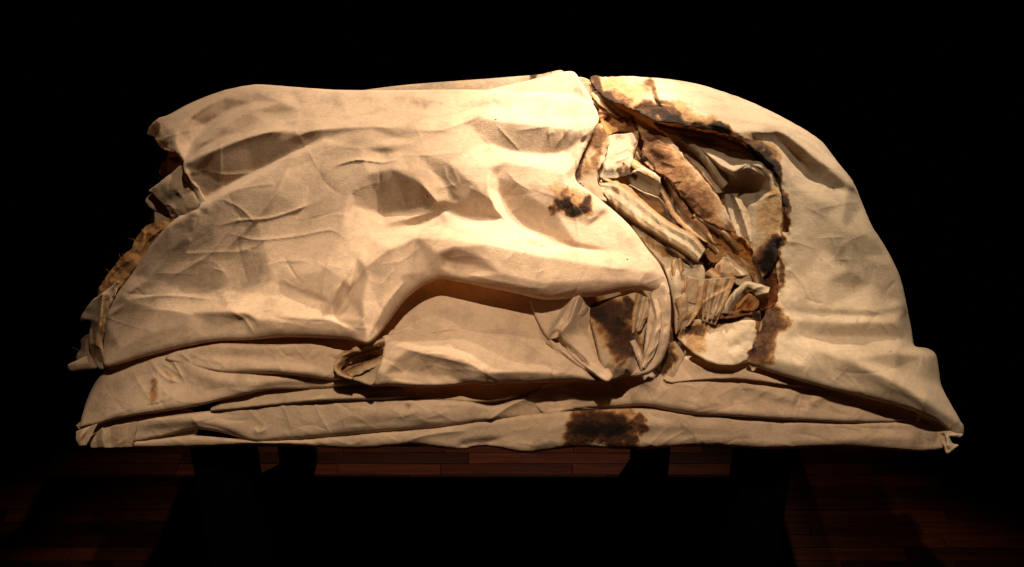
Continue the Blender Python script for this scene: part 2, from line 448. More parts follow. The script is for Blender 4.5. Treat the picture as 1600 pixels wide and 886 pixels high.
def ribbon(name, left, right, prof=(0, 0), crumple=2.0, char=(0, 0, 0), mat=None, label=None, tear=1.2, stains=()):
    """a narrow strip of cloth between two edges (x, y, height); prof = heights across it; char = scorch at left edge, middle, right edge"""
    NSEED[0] += 17; sd = NSEED[0]
    A = smooth_line(left); B = smooth_line(right)
    def rs(Q, n):
        s_ = np.r_[0, np.cumsum(np.hypot(*(Q[1:, :2] - Q[:-1, :2]).T))]; t = np.linspace(0, s_[-1], n)
        return np.stack([np.interp(t, s_, Q[:, k]) for k in range(3)], -1)
    ln = np.hypot(*(A[1:, :2] - A[:-1, :2]).T).sum(); n = max(8, int(ln / 1.3))
    wd = np.median(np.hypot(*(rs(A, 20) - rs(B, 20))[:, :2].T)); m = max(8, int(wd / 1.2))
    A = rs(A, n); B = rs(B, n)
    v = np.linspace(0, 1, m)[None, :, None]; P = A[:, None] * (1 - v) + B[:, None] * v
    px, py, lf = P[..., 0].ravel(), P[..., 1].ravel(), P[..., 2].ravel() / 1000
    vv = np.broadcast_to(v[..., 0], (n, m)).ravel(); uu = np.broadcast_to(np.linspace(0, ln, n)[:, None], (n, m)).ravel()
    lf = lf + np.interp(vv, np.linspace(0, 1, len(prof)), prof) / 1000
    z = fbm(uu / 26 + vv * .9, vv * 1.1 + uu / 60, sd, 2); lf = lf + crumple / 1000 * (1 - 2 * np.abs(z)) * .8 + crumple / 5000 * fbm(uu / 9, vv * 2, sd + 4, 2)
    e = np.minimum(vv, 1 - vv) * wd
    j = fbm(uu / 7, np.where(vv < .5, 0, 40.0), sd + 2, 3) * tear * np.exp(-e / 3)
    nrm = (B - A)[:, :2]; nrm = nrm / (np.hypot(*nrm.T)[:, None] + 1e-9); nn = np.repeat(nrm, m, 0)
    px = px + nn[:, 0] * j; py = py + nn[:, 1] * j
    V = world(px, py, lf) - np.array(bundle.location)
    ca = np.maximum(np.maximum(char[0] * np.exp(-(vv * wd / 6) ** 1.3), char[2] * np.exp(-((1 - vv) * wd / 6) ** 1.3)), char[1] * (.7 + .6 * fbm(uu / 14, vv * 2, sd + 8, 3)))
    if stains: ca = np.maximum(ca, stain_field(np.stack([px, py], -1), stains, sd + 3))
    ii = np.arange(n * m).reshape(n, m)
    Fq = np.stack([ii[:-1, :-1], ii[1:, :-1], ii[1:, 1:], ii[:-1, 1:]], -1).reshape(-1, 4)
    # keep the lit side the front face
    nz = np.cross(V[Fq[:, 1]] - V[Fq[:, 0]], V[Fq[:, 3]] - V[Fq[:, 0]]).mean(0)
    if nz[2] < 0: Fq = Fq[:, ::-1].copy()
    me = bpy.data.meshes.new(name); me.vertices.add(len(V)); me.vertices.foreach_set('co', V.astype(np.float32).ravel())
    me.loops.add(Fq.size); me.loops.foreach_set('vertex_index', Fq.astype(np.int32).ravel())
    me.polygons.add(len(Fq)); me.polygons.foreach_set('loop_start', np.arange(0, Fq.size, 4, dtype=np.int32)); me.polygons.foreach_set('use_smooth', np.ones(len(Fq), bool))
    for nm, q in (('char', ca), ('dirt_shade', ca * 0)):
        at = me.attributes.new(nm, 'FLOAT', 'POINT'); at.data.foreach_set('value', q.astype(np.float32))
    me.update(calc_edges=True); me.materials.append(mat or M_CREAM)
    o = bpy.data.objects.new(name, me); COL.objects.link(o); o.parent = bundle
    s_ = o.modifiers.new('cloth thickness', 'SOLIDIFY'); s_.thickness = .0012; s_.offset = -1
    if label: o['label'] = label
    return o

# --- rear and core of the heap: one closed mound under the sheets
def rear_mound():
    sil = smooth_line([(150, 640), (185, 500), (240, 330), (270, 215), (310, 178), (400, 152), (545, 158), (760, 150), (900, 140), (1000, 142), (1100, 155), (1200, 195), (1290, 265), (1350, 360), (1400, 480), (1440, 600), (1455, 660)], sub=8)
    n = len(sil); rows = []
    top = world(sil[:, 0], sil[:, 1], np.full(n, -.03))
    bot = top.copy(); bot[:, 2] = .487; bot[:, 1] = 1.47 + 0 * bot[:, 1]
    for k in range(9):      # front, kept well under the sheets
        t = k / 9
        px = sil[:, 0] * 1.0 + (800 - sil[:, 0]) * 0.06 * (1 - t); py = 690 + (sil[:, 1] - 690) * t
        rows.append(world(px, py, np.full(n, -.10 + .05 * t)))
    rows.append(top)
    for k in range(1, 10):  # over the top and down the back
        t = k / 9; q = top.copy(); h = top[:, 2] - .487
        back = np.clip((top[:, 2] - .45) * .45, .02, .34)
        q[:, 1] = top[:, 1] + back * math.sin(t * math.pi / 2); q[:, 2] = .487 + h * math.cos(t * math.pi / 2) ** .8
        q[:, 2] += .01 * np.sin(np.arange(n) * .35 + k * .5) * (1 - t)
        rows.append(q)
    V = np.concatenate(rows) - np.array(bundle.location); R = len(rows)
    Fc = [(i * n + j, i * n + j + 1, (i + 1) * n + j + 1, (i + 1) * n + j) for i in range(R - 1) for j in range(n - 1)]
    me = bpy.data.meshes.new('rear_panel'); me.from_pydata(V.tolist(), [], Fc); me.update()
    me.polygons.foreach_set('use_smooth', np.ones(len(Fc), bool)); me.materials.append(M_TAN)
    o = bpy.data.objects.new('rear_panel', me); COL.objects.link(o); o.parent = bundle
rear_mound()


FRONT_NET = [
 [(225, 180, 0), (350, 128, 2), (450, 128, 6), (590, 132, 16), (740, 132, 20), (900, 140, 26), (950, 185, 40)],
 [(247, 190, 6), (262, 200, 14), (275, 225, 16), (286, 250, 22)], [(225, 212, -2), (240, 216, 2), (262, 238, 10), (280, 250, 18)],
 [(292, 244, 16), (300, 222, -4), (322, 198, -10), (350, 176, -6), (395, 160, 6)], [(318, 222, 32), (345, 198, 32), (390, 172, 32), (440, 160, 30)], [(275, 205, 18), (290, 190, 16), (320, 168, 12)], [(305, 236, 23), (340, 218, 26), (372, 209, 29)],
 [(284, 258, 28), (330, 237, 38), (380, 216, 43), (425, 204, 45), (470, 206, 45)], [(410, 190, 31), (432, 178, 24), (470, 172, 26), (482, 188, 36)], [(300, 185, 8), (350, 152, 6), (400, 142, 7)],
 [(262, 346, 0), (275, 338, 6), (310, 318, 7), (360, 290, 10), (410, 264, 16), (456, 239, 28), (505, 217, 41)], [(262, 354, 20), (279, 344, 28), (312, 324, 38), (362, 296, 44), (412, 270, 48), (457, 245, 50), (505, 222, 46)],
 [(440, 222, 38), (496, 203, 46), (580, 197, 48), (685, 203, 50), (720, 192, 51), (748, 181, 55)], [(545, 148, 20), (552, 175, 31), (556, 196, 44)], [(600, 165, 30), (650, 172, 31), (700, 170, 32)],
 [(735, 172, 37), (775, 160, 33), (798, 148, 32)], [(585, 222, 46), (615, 216, 44), (640, 214, 47)], [(580, 236, 48), (600, 240, 45), (625, 236, 48)], [(560, 230, 50), (600, 229, 51), (650, 222, 50)],
 [(738, 198, 50), (760, 224, 42), (800, 238, 39), (850, 243, 40), (885, 238, 45), (905, 222, 48)], [(755, 184, 56), (800, 191, 59), (850, 196, 61), (900, 203, 62), (932, 195, 56)], [(800, 165, 42), (860, 157, 42), (900, 166, 49), (930, 172, 46)], [(870, 178, 48), (895, 180, 48), (915, 184, 52)],
 [(693, 327, 33), (740, 341, 34), (790, 341, 44)], [(655, 283, 55), (680, 312, 46), (693, 327, 33)], [(552, 322, 50), (600, 336, 32), (640, 330, 30), (664, 322, 35)], [(545, 295, 57), (575, 272, 58), (610, 263, 58), (640, 266, 57), (655, 283, 55)],
 [(598, 350, 47), (640, 341, 43), (672, 330, 38), (693, 327, 33)], [(612, 358, 46), (650, 353, 36), (686, 338, 34)], [(560, 392, 66), (580, 374, 62), (640, 363, 58), (700, 353, 56), (760, 353, 56), (800, 366, 58), (860, 390, 66)],
 [(650, 238, 54), (700, 253, 57), (742, 288, 57), (775, 322, 52)], [(668, 258, 52), (700, 296, 44), (712, 312, 40)], [(704, 316, 41), (722, 314, 46), (745, 326, 42)],
 [(792, 252, 53), (776, 276, 46), (779, 302, 40), (794, 330, 38), (822, 354, 41), (862, 374, 50), (915, 388, 62)], [(764, 262, 56), (762, 295, 54), (776, 330, 51), (808, 360, 54)],
 [(812, 256, 58), (850, 262, 64), (880, 272, 68), (910, 292, 68), (945, 322, 64)], [(805, 285, 56), (835, 312, 60), (870, 334, 62), (920, 352, 64)], [(850, 290, 66), (890, 308, 70), (930, 330, 68)],
 [(548, 450, 68), (572, 418, 75), (610, 388, 80), (650, 370, 79), (700, 372, 78), (760, 381, 80), (850, 400, 86), (950, 416, 84), (1010, 424, 78)], [(780, 428, 80), (850, 444, 85), (940, 440, 83), (1000, 440, 78)],
 [(596, 520, 70), (612, 508, 60), (636, 474, 58), (664, 450, 56), (690, 440, 54), (755, 454, 62), (800, 464, 66), (850, 474, 70), (940, 470, 68), (1030, 462, 62), (1060, 450, 58)],
 [(684, 396, 78), (712, 386, 80), (748, 400, 76)], [(698, 410, 60), (738, 416, 62)], [(670, 424, 66), (690, 420, 66), (720, 432, 66), (790, 444, 74)],
 [(573, 540, 82), (568, 500, 80), (566, 470, 77), (574, 436, 76)], [(560, 430, 66), (550, 450, 58), (543, 468, 55), (530, 488, 57), (522, 497, 66)], [(556, 400, 67), (536, 436, 69), (518, 474, 69), (502, 492, 68)], [(584, 512, 74), (590, 470, 72), (604, 440, 74)], [(598, 490, 72), (614, 462, 72), (628, 430, 75)],
 [(566, 522, 78), (520, 499, 74), (450, 496, 70), (400, 500, 63), (362, 488, 64), (300, 490, 52), (250, 486, 46), (170, 492, 28)], [(500, 470, 58), (420, 462, 52), (350, 452, 46), (250, 446, 34), (192, 462, 26)],
 [(573, 545, 76), (545, 536, 70), (440, 532, 62), (398, 536, 54), (340, 538, 50), (220, 565, 38), (160, 580, 30)], [(362, 488, 64), (384, 500, 54), (398, 526, 54)], [(352, 496, 56), (340, 512, 50), (300, 514, 52)], [(380, 490, 64), (405, 512, 60), (440, 514, 68)], [(190, 545, 38), (230, 522, 46), (280, 512, 50)], [(164, 505, 26), (200, 472, 32), (240, 464, 38)],
 [(457, 245, 50), (432, 300, 55), (400, 342, 52), (342, 402, 45), (292, 452, 37)], [(500, 262, 46), (476, 330, 45), (452, 390, 47), (430, 440, 50)], [(550, 300, 56), (534, 360, 63), (512, 420, 66), (502, 460, 62)], [(330, 340, 40), (300, 390, 34), (255, 438, 33)], [(300, 356, 37), (262, 400, 30), (232, 436, 29)],
 [(258, 356, 16), (232, 388, 10), (208, 425, 10), (185, 456, 12), (166, 484, 14), (155, 530, 20)], [(960, 325, 58), (990, 354, 64), (1014, 388, 66), (1050, 430, 60)], [(936, 190, 50), (922, 218, 48), (904, 252, 50), (893, 282, 52)], [(870, 150, 34), (912, 154, 36)], [(900, 380, 66), (960, 392, 70), (1000, 405, 72)]]
INNER_NET = [
 [(1020, 185, -16), (1080, 195, -10), (1130, 205, -2), (1180, 225, 8), (1222, 265, 12), (1232, 330, 14), (1230, 370, 14), (1220, 400, 12), (1205, 432, 8), (1186, 438, 0), (1170, 416, -8), (1146, 390, -16), (1128, 350, -26), (1110, 310, -28), (1085, 270, -28), (1055, 235, -24)],
 [(1070, 217, -10), (1100, 237, 8), (1128, 261, 16), (1145, 269, 16), (1168, 256, 15), (1192, 262, 17), (1204, 276, 18)], [(1090, 240, -14), (1122, 268, -8), (1134, 284, -20), (1160, 292, -20), (1184, 300, -8)], [(1080, 214, -6), (1120, 232, -4), (1150, 250, 4), (1190, 250, 12)],
 [(1132, 300, -22), (1150, 312, -18), (1178, 316, -4), (1186, 306, 2)], [(1176, 320, 0), (1168, 350, -4), (1158, 392, -4)], [(1188, 318, 8), (1182, 360, 6), (1176, 402, 4)], [(1136, 330, -20), (1146, 360, -14), (1156, 385, -12)], [(1206, 300, 14), (1208, 350, 14), (1206, 390, 14)]]
FLAP_NET = [
 [(590, 515, 40), (640, 505, 22), (690, 492, 6), (730, 482, 0), (830, 482, 8), (852, 500, 16), (864, 530, 26), (890, 550, 40), (960, 596, 48), (950, 606, 46), (850, 606, 50), (762, 610, 46), (742, 607, 50), (655, 612, 50), (575, 612, 54), (578, 570, 56)],
 [(602, 532, 52), (640, 546, 62), (690, 552, 63), (730, 565, 66), (762, 582, 66), (830, 580, 66), (880, 584, 60)], [(620, 560, 64), (600, 585, 66), (590, 600, 62)], [(632, 582, 50), (670, 588, 47), (706, 590, 50), (738, 592, 60)], [(620, 524, 40), (650, 524, 30), (672, 524, 24), (692, 532, 38)],
 [(700, 510, 14), (730, 503, 10), (786, 508, 16), (818, 504, 20)], [(706, 530, 40), (760, 540, 42), (800, 556, 46)], [(760, 522, 30), (800, 520, 34), (836, 546, 48), (900, 586, 56)], [(800, 566, 50), (850, 572, 54)], [(636, 600, 62), (690, 602, 58)]]
RIGHT_NET = [
 [(900, 112, -10), (960, 112, -8), (1010, 112, -10), (1100, 126, -16), (1200, 166, -18), (1270, 198, -18), (1320, 250, -22), (1356, 310, -24), (1400, 396, -20), (1428, 480, -14), (1440, 540, -4), (1475, 548, -2), (1480, 600, 2), (1515, 668, 12), (1505, 690, 14), (1470, 668, 30), (1400, 638, 44), (1300, 612, 54), (1218, 592, 54), (1160, 572, 54), (1170, 540, 48), (1184, 505, 42), (1200, 480, 36), (1208, 440, 28), (1210, 370, 27), (1216, 310, 28), (1198, 258, 34), (1160, 226, 37), (1092, 204, 38), (1020, 190, 36), (985, 176, 32), (940, 156, 24), (915, 125, 0)],
 [(1140, 206, 36), (1200, 197, 30), (1226, 206, 30), (1264, 236, 27), (1302, 262, 20), (1334, 287, 10)], [(1185, 218, 28), (1222, 224, 17), (1246, 251, 10), (1264, 272, 10), (1300, 294, 10), (1326, 298, 7)], [(1230, 262, 24), (1244, 290, 25), (1280, 312, 22), (1312, 322, 16)],
 [(1250, 330, 26), (1256, 380, 29), (1262, 430, 32)], [(1290, 336, 19), (1285, 390, 23), (1290, 440, 34)], [(1320, 312, 17), (1318, 360, 24), (1328, 420, 25)], [(1352, 366, 6), (1352, 400, 9), (1360, 445, 14)], [(1386, 412, 2), (1398, 472, 8)],
 [(1222, 478, 37), (1290, 483, 39), (1360, 487, 31), (1416, 474, 8)], [(1224, 486, 37), (1290, 491, 37), (1360, 495, 29), (1418, 482, 7)], [(1240, 500, 43), (1320, 504, 43), (1352, 500, 39), (1402, 504, 22)], [(1262, 524, 42), (1320, 528, 38), (1372, 528, 31), (1410, 530, 18)], [(1230, 530, 47), (1280, 546, 52), (1330, 561, 56), (1400, 550, 42), (1455, 553, 14)],
 [(1320, 563, 57), (1390, 593, 58), (1450, 629, 48), (1492, 656, 28)], [(1400, 574, 42), (1440, 592, 30), (1462, 610, 22)], [(1300, 580, 54), (1380, 610, 52), (1440, 640, 42)], [(1200, 560, 58), (1250, 572, 58)],
 [(975, 171, 37), (1000, 160, 38), (1030, 150, 33), (1065, 170, 38), (1100, 188, 44), (1150, 206, 44)], [(960, 135, 12), (990, 148, 20), (1012, 142, 12), (1060, 150, 16), (1110, 170, 24)], [(1100, 145, 0), (1160, 180, 14), (1190, 196, 26)], [(990, 166, 32), (1022, 170, 31), (1040, 180, 36)]]
# --- bottom of the stack, from the table upwards
sheet('folded_layer', [(186, 690, 8), (240, 684, 8), (300, 680, 8), (400, 688, 5), (470, 686, 8), (560, 678, 10), (700, 664, 10), (800, 650, 10), (880, 643, 8), (1000, 638, 8), (1080, 644, 8), (1180, 652, 10), (1300, 658, 10), (1420, 657, 10), (1462, 664, 8), (1476, 682, 6), (1480, 700, 5), (1440, 706, 10), (1380, 702, 10), (1300, 698, 13), (1200, 702, 14), (1100, 696, 15), (1000, 702, 14), (900, 699, 14), (820, 708, 12), (760, 697, 10), (715, 703, 10), (640, 695, 12), (560, 702, 12), (420, 694, 6), (300, 699, 10), (192, 699, 6)],
      [(200, 690, 0), (500, 690, 10), (800, 680, 16), (1000, 672, 18), (1200, 680, 18), (1470, 685, 10), (900, 690, 16)],
      [('c', [(625, 696), (650, 684), (690, 676), (740, 672)], 6, 6), ('r', [(705, 700), (740, 692), (790, 688)], -6, 6), ('r', [(1290, 690), (1380, 684), (1450, 690)], 4, 9), ('c', [(400, 690), (440, 696)], 4, 6),
       ('r', [(820, 668), (1000, 662), (1200, 672)], 5, 12)],
      char=[([(900, 664), (930, 660), (975, 666)], 24, .80), ([(895, 686), (915, 680)], 12, .74), ([(940, 682), (985, 690)], 15, .72), ([(905, 668), (965, 674)], 18, .95), ([(890, 660), (890, 690)], 14, .7), ([(995, 655), (1000, 672)], 12, .6)],
      dirt_shade=[([(1430, 690), (1455, 680)], 14, .7), ([(840, 700), (880, 698)], 8, .8), ([(1080, 665)], 20, .25)], wrinkle=(2.0, 60), mat=M_CREAM, creases=(70, 5, 32, 1.3), label='lowest folded layer with a black scorched patch', step=1.6)
sheet('folded_layer', [(158, 672, 5), (200, 656, 6), (300, 645, 6), (400, 634, 6), (520, 622, 8), (640, 622, 8), (725, 626, 8), (770, 634, 8), (815, 622, 6), (850, 614, 6), (1000, 612, 6), (1005, 640, 6), (900, 642, 8), (830, 652, 8), (765, 656, 8), (700, 666, 10), (600, 674, 12), (500, 683, 12), (440, 688, 10), (398, 690, 6), (350, 677, 8), (305, 671, 8), (250, 684, 6), (195, 694, 5), (160, 696, 5)],
      [(190, 672, 5), (300, 660, 12), (400, 660, 14), (600, 650, 20), (760, 640, 22), (860, 620, 4), (980, 620, 0), (400, 685, 10)],
      [('a', [(190, 672), (230, 662), (300, 656), (340, 665), (395, 682)], 9, 9, 14), ('c', [(305, 662), (340, 668), (392, 688)], -6, 6), ('c', [(765, 656), (800, 632), (832, 618)], 7, 6, None, (0, 0)), ('r', [(520, 652), (640, 645), (740, 645)], 6, 12),
       ('c', [(400, 664), (402, 676), (420, 668)], 4, 5)], creases=(70, 5, 32, 1.3), wrinkle=(2.2, 60), mat=M_CREAM, step=1.6, dirt_shade=[([(648, 638)], 5, .8), ([(820, 640), (870, 628)], 20, .3)])
sheet('folded_layer', [(820, 612, 6), (860, 600, 6), (930, 590, 6), (985, 582, 6), (1020, 578, 6), (1060, 585, 6), (1130, 588, 8), (1230, 596, 8), (1330, 612, 8), (1410, 630, 6), (1432, 640, 4), (1430, 657, 6), (1350, 661, 9), (1250, 657, 10), (1150, 651, 12), (1070, 646, 12), (1010, 634, 12), (960, 636, 8), (900, 640, 6), (850, 648, 6)],
      [(850, 625, 6), (980, 605, 14), (1060, 615, 30), (1150, 625, 30), (1250, 632, 28), (1400, 645, 16), (960, 632, 8), (1000, 625, 26)],
      [('c', [(985, 630), (1000, 600), (1030, 582)], 10, 9), ('r', [(950, 610), (985, 596)], -8, 12), ('a', [(1100, 596), (1180, 606), (1260, 628), (1300, 616), (1380, 640)], 7, 10, 14), ('c', [(1110, 600), (1125, 625), (1140, 635)], -2, 4),
       ('r', [(1240, 622), (1270, 630)], -8, 9), ('r', [(840, 606), (920, 618), (990, 622)], 4, 9)], creases=(70, 5, 32, 1.3), wrinkle=(2.2, 55), mat=M_CREAM, step=1.6, dirt_shade=[([(1000, 600)], 30, .25)])
sheet('inner_fold', [(134, 655), (200, 640), (300, 640), (300, 690), (190, 695), (140, 694)], [(140, 680, -10), (290, 660, -4), (200, 690, -8)], r=3, mat=M_TAN)
# corner of the stack at the left
ribbon('folded_corner', [(119, 674, 24), (118, 686, 22), (123, 697, 20)], [(152, 662, 28), (142, 680, 26), (134, 696, 22)], (0, 5, -4, 3), 2, (0, .05, .1), M_CREAM, None, .4)
ribbon('folded_corner', [(140, 684, 14), (140, 692, 14), (142, 700, 12)], [(160, 668, 22), (160, 684, 22), (164, 700, 18)], (0, -4, 3), 2, (0, .1, .1), M_TAN, None, .4)
ribbon('folded_corner', [(158, 670, 22), (160, 684, 22), (163, 700, 18)], [(214, 658, 12), (212, 676, 8), (206, 699, 2)], (0, -5, 5, -3, 2), 2.5, (0, .1, .1), M_TAN, None, .4)
# left layer under the big front panel
sheet('folded_layer', [(128, 668, 6), (122, 676, 5), (134, 630, 8), (150, 596, 10), (172, 574, 12), (215, 550, 8), (300, 530, 6), (420, 515, 6), (540, 515, 6), (640, 520, 6), (640, 592, 8), (600, 600, 9), (540, 604, 9), (480, 607, 10), (420, 609, 10), (370, 620, 10), (310, 634, 12), (250, 644, 12), (185, 654, 10), (150, 664, 8)],
      [(140, 650, 10), (160, 600, 4), (220, 560, 10), (350, 540, 20), (500, 545, 25), (600, 560, 25), (560, 600, 30), (420, 600, 34), (300, 620, 34), (200, 645, 28), (300, 575, 26)],
      [('a', [(170, 600), (260, 556), (275, 555), (300, 575), (345, 592), (420, 594), (520, 588)], 10, 16, 26, (1, 1)), ('s', [(365, 588), (420, 578), (480, 583), (540, 592)], -7, 30, 5, (1, 0)),
       ('a', [(275, 552), (330, 545), (420, 548), (530, 552)], 11, 14, 16, (1, 0)), ('r', [(300, 562), (360, 572), (450, 575), (530, 580)], -8, 10),
       ('c', [(232, 572), (245, 600), (248, 632)], 3, 4), ('c', [(235, 565), (258, 590), (290, 600)], 3, 3), ('c', [(265, 556), (280, 580), (290, 600)], 4, 3), ('c', [(250, 565), (285, 588), (290, 592)], 2.5, 2.5),
       ('r', [(380, 612), (440, 602), (520, 605)], -5, 6), ('c', [(150, 655), (200, 640), (300, 612)], 3, 10)],
      char=[([(235, 605), (240, 625)], 9, .30), ([(265, 590), (270, 600)], 6, .25)], dirt_shade=[([(160, 640), (150, 600)], 30, .25)], creases=(70, 5, 32, 1.3), wrinkle=(2.2, 60), step=1.6, label='upper left folded layer creased at its left end')
sheet('folded_layer', [(258, 562, 5), (275, 547, 7), (340, 536, 8), (430, 538, 8), (560, 532, 8), (566, 560, 5), (556, 590, 6), (520, 594, 8), (480, 589, 9), (430, 584, 9), (388, 583, 9), (345, 582, 6), (300, 573, 5)],
      [(270, 556, 32), (340, 550, 40), (450, 550, 46), (520, 550, 36), (555, 550, 14), (552, 586, 16), (510, 588, 40), (430, 578, 46), (340, 576, 40)], [('r', [(300, 556), (400, 560), (530, 564)], -5, 10), ('r', [(340, 572), (430, 574), (530, 584)], 5, 9), ('c', [(280, 550), (300, 566)], 3, 3)], creases=(30, 8, 30, 1.3), wrinkle=(1.8, 50), step=1.5)
sheet('folded_layer', [(360, 622, 5), (420, 612, 5), (520, 604, 5), (640, 600, 6), (760, 598, 6), (850, 596, 6), (840, 612, 6), (760, 628, 6), (640, 624, 6), (520, 626, 7), (440, 632, 7), (330, 642, 5)],
      [(400, 622, 18), (600, 612, 18), (800, 608, 6), (500, 618, 24)], [('r', [(420, 630), (560, 618), (700, 615)], 6, 8)], mat=M_TAN, wrinkle=(2, 50), step=1.6)

# --- pocket wall and the flap with the open sleeve, centre
sheet('inner_fold', [(330, 636), (480, 612), (700, 600), (1000, 590), (1200, 600), (1420, 640), (1420, 665), (1000, 648), (700, 672), (400, 692)], [(400, 650, -14), (700, 640, -14), (1000, 620, -10), (1400, 650, -12)], r=3, mat=M_TAN)
sheet('inner_fold', [(585, 545), (600, 500), (640, 460), (690, 425), (760, 435), (850, 455), (870, 480), (860, 540), (800, 530), (700, 520)],
      [(600, 510, 8), (690, 440, -12), (780, 450, -8), (850, 470, 14), (720, 500, 14), (840, 520, 20)], [('r', [(640, 505), (700, 480), (780, 485), (840, 480)], 6, 22)], r=6, mat=M_CREAM)
sheet('folded_flap', [(598, 526, 3), (615, 521, 8), (638, 515, 12), (668, 516, 10), (690, 503, 10), (730, 492, 10), (790, 496, 10), (826, 492, 10), (842, 505, 8), (852, 530, 8), (880, 552, 8), (915, 575, 7), (947, 597, 3), (900, 595, 9), (850, 598, 10), (790, 599, 9), (760, 602, 6), (742, 599, 7), (700, 603, 10), (655, 605, 10), (610, 603, 9), (578, 603, 6), (584, 585, 6), (596, 560, 6), (600, 540, 4)],
      None, [('c', [(759, 602), (762, 585), (756, 566)], 5, 5), ('c', [(584, 600), (596, 570), (600, 535)], 5, 5), ('c', [(602, 534), (660, 552), (730, 568)], 3, 4), ('c', [(800, 520), (836, 545), (900, 585)], 3, 4), ('c', [(700, 508), (680, 540), (690, 555)], 2.5, 4)],
      net=FLAP_NET, boost=1.3, creases=(70, 5, 32, 1.3), wrinkle=(2.4, 55), step=1.5, dirt_shade=[([(862, 575)], 3, .8)], label='central flap with a soft rolled lower edge')
sheet('sleeve_opening', [(521, 575, 4), (526, 560, 5), (536, 549, 5), (556, 543, 5), (575, 540, 4), (590, 530, 3), (600, 530, 3), (602, 552, 3), (596, 575, 3), (582, 602, 4), (560, 597, 6), (538, 591, 6)],
      [(525, 575, 50), (540, 552, 40), (595, 540, 50), (590, 585, 62), (550, 594, 58), (570, 570, 38)],
      [('r', [(538, 580), (556, 566), (596, 556)], -20, 7, None, (0, 0)), ('c', [(522, 568), (536, 556), (560, 550), (578, 540)], 8, 5, None, (0, 0)), ('a', [(530, 592), (540, 578), (560, 570), (598, 562)], 13, 18, 4, (0, 0))],
      char=[([(526, 570), (540, 553), (595, 545)], 10, .42), ([(540, 580), (590, 560)], 8, .4)], mat=M_TAN, step=1.1, label='open sleeve-like end with a browned rim')

ribbon('sleeve_rim', [(600, 527, 60), (576, 537, 62), (548, 545, 64), (528, 557, 66), (520, 575, 68), (528, 587, 68), (548, 594, 68)], [(602, 540, 52), (582, 548, 50), (556, 556, 48), (541, 566, 48), (535, 576, 52), (540, 582, 56), (554, 588, 62)], (-3, 3, 1, -2), 2.5, (.2, .2, .5), M_TAN)
ribbon('sleeve_rim', [(536, 582, 48), (556, 570, 46), (580, 562, 46), (602, 557, 50)], [(544, 592, 62), (562, 583, 60), (584, 574, 60), (601, 571, 62)], (0, 5, 2, 0), 2.5, (.5, .15, .1), M_TAN)

# --- crumpled cloth at lower centre right
sheet('crumpled_fold', [(828, 470, 4), (850, 463, 6), (900, 455, 6), (930, 460, 5), (935, 500, 5), (945, 545, 5), (962, 580, 4), (948, 597, 3), (915, 577, 5), (880, 552, 6), (855, 530, 6), (838, 500, 6)],
      [(835, 480, 22), (890, 470, 34), (925, 480, 22), (870, 530, 36), (945, 590, 48), (930, 540, 38), (850, 510, 30)],
      [('a', [(898, 462), (888, 480), (872, 508), (855, 530)], 22, 5, 16, (0, 1)), ('a', [(904, 464), (892, 500), (878, 520), (890, 548), (942, 594)], 20, 5, 22, (0, 0)), ('r', [(872, 532), (900, 556), (925, 580)], -14, 6), ('c', [(925, 490), (920, 520), (940, 570)], -9, 6),
       ('c', [(858, 533), (885, 556), (930, 590)], 6, 5)], wrinkle=(2, 40), step=1.2, label='crumpled folds with a pinched ridge')
sheet('scorched_fold', [(918, 480, 5), (945, 468, 4), (975, 460, 3), (994, 456, 2), (998, 468, 2), (1015, 467, 2), (1018, 490, 3), (1008, 520, 4), (1004, 555, 4), (1000, 580, 4), (970, 590, 4), (944, 594, 3), (936, 560, 5), (928, 525, 6)],
      [(925, 490, 34), (970, 480, 50), (995, 460, 46), (1012, 480, 40), (1000, 540, 46), (960, 560, 58), (948, 590, 50), (940, 530, 50)],
      [('c', [(962, 482), (970, 500), (982, 508)], 6, 4), ('a', [(994, 458), (988, 480), (986, 510), (984, 550), (978, 575)], 14, 20, 8, (0, 0)), ('r', [(1002, 470), (996, 490), (1000, 515)], -12, 6), ('c', [(945, 592), (965, 570), (985, 560)], 6, 6), ('c', [(986, 535), (1000, 560), (1004, 575)], 10, 4),
       ('r', [(945, 575), (960, 580)], -7, 7)],
      char=[([(945, 482), (960, 515), (975, 535)], 34, .72), ([(930, 480), (955, 515)], 20, .85), ([(960, 535), (985, 545)], 20, .65), ([(985, 470), (975, 490)], 16, .7)], tear=1.5, wrinkle=(2.5, 30), step=1.2, mat=M_TAN, label='blackened fold tucked under the front panel')
sheet('folded_edge', [(1018, 452, 8), (1036, 440, 8), (1047, 462, 8), (1048, 500, 9), (1044, 540, 9), (1034, 566, 8), (1018, 582, 6), (1000, 588, 4), (985, 588, 4), (980, 580, 3), (1000, 568, 4), (1006, 545, 4), (1010, 510, 4), (1014, 480, 4)],
      [(1030, 460, 62), (1030, 500, 54), (1028, 550, 54), (1005, 575, 52), (990, 585, 50)],
      [('c', [(1012, 500), (1030, 515), (1046, 505)], -7, 6), ('r', [(1014, 520), (1026, 540), (1020, 565)], -9, 5), ('c', [(1040, 470), (1038, 520), (1024, 570), (1000, 584)], 7, 6, None, (0, 0)), ('c', [(985, 584), (1005, 578), (1020, 560)], 5, 3), ('r', [(1020, 470), (1030, 490)], -6, 8)], wrinkle=(2, 35), gain=.5, step=1.2)
ribbon('pinched_fold', [(893, 462, 54), (880, 488, 52), (858, 530, 44)], [(906, 466, 54), (898, 492, 48), (880, 526, 40)], (-6, 6, 11, 8, -6), 2, (0, 0, 0), M_CREAM, None, .3)
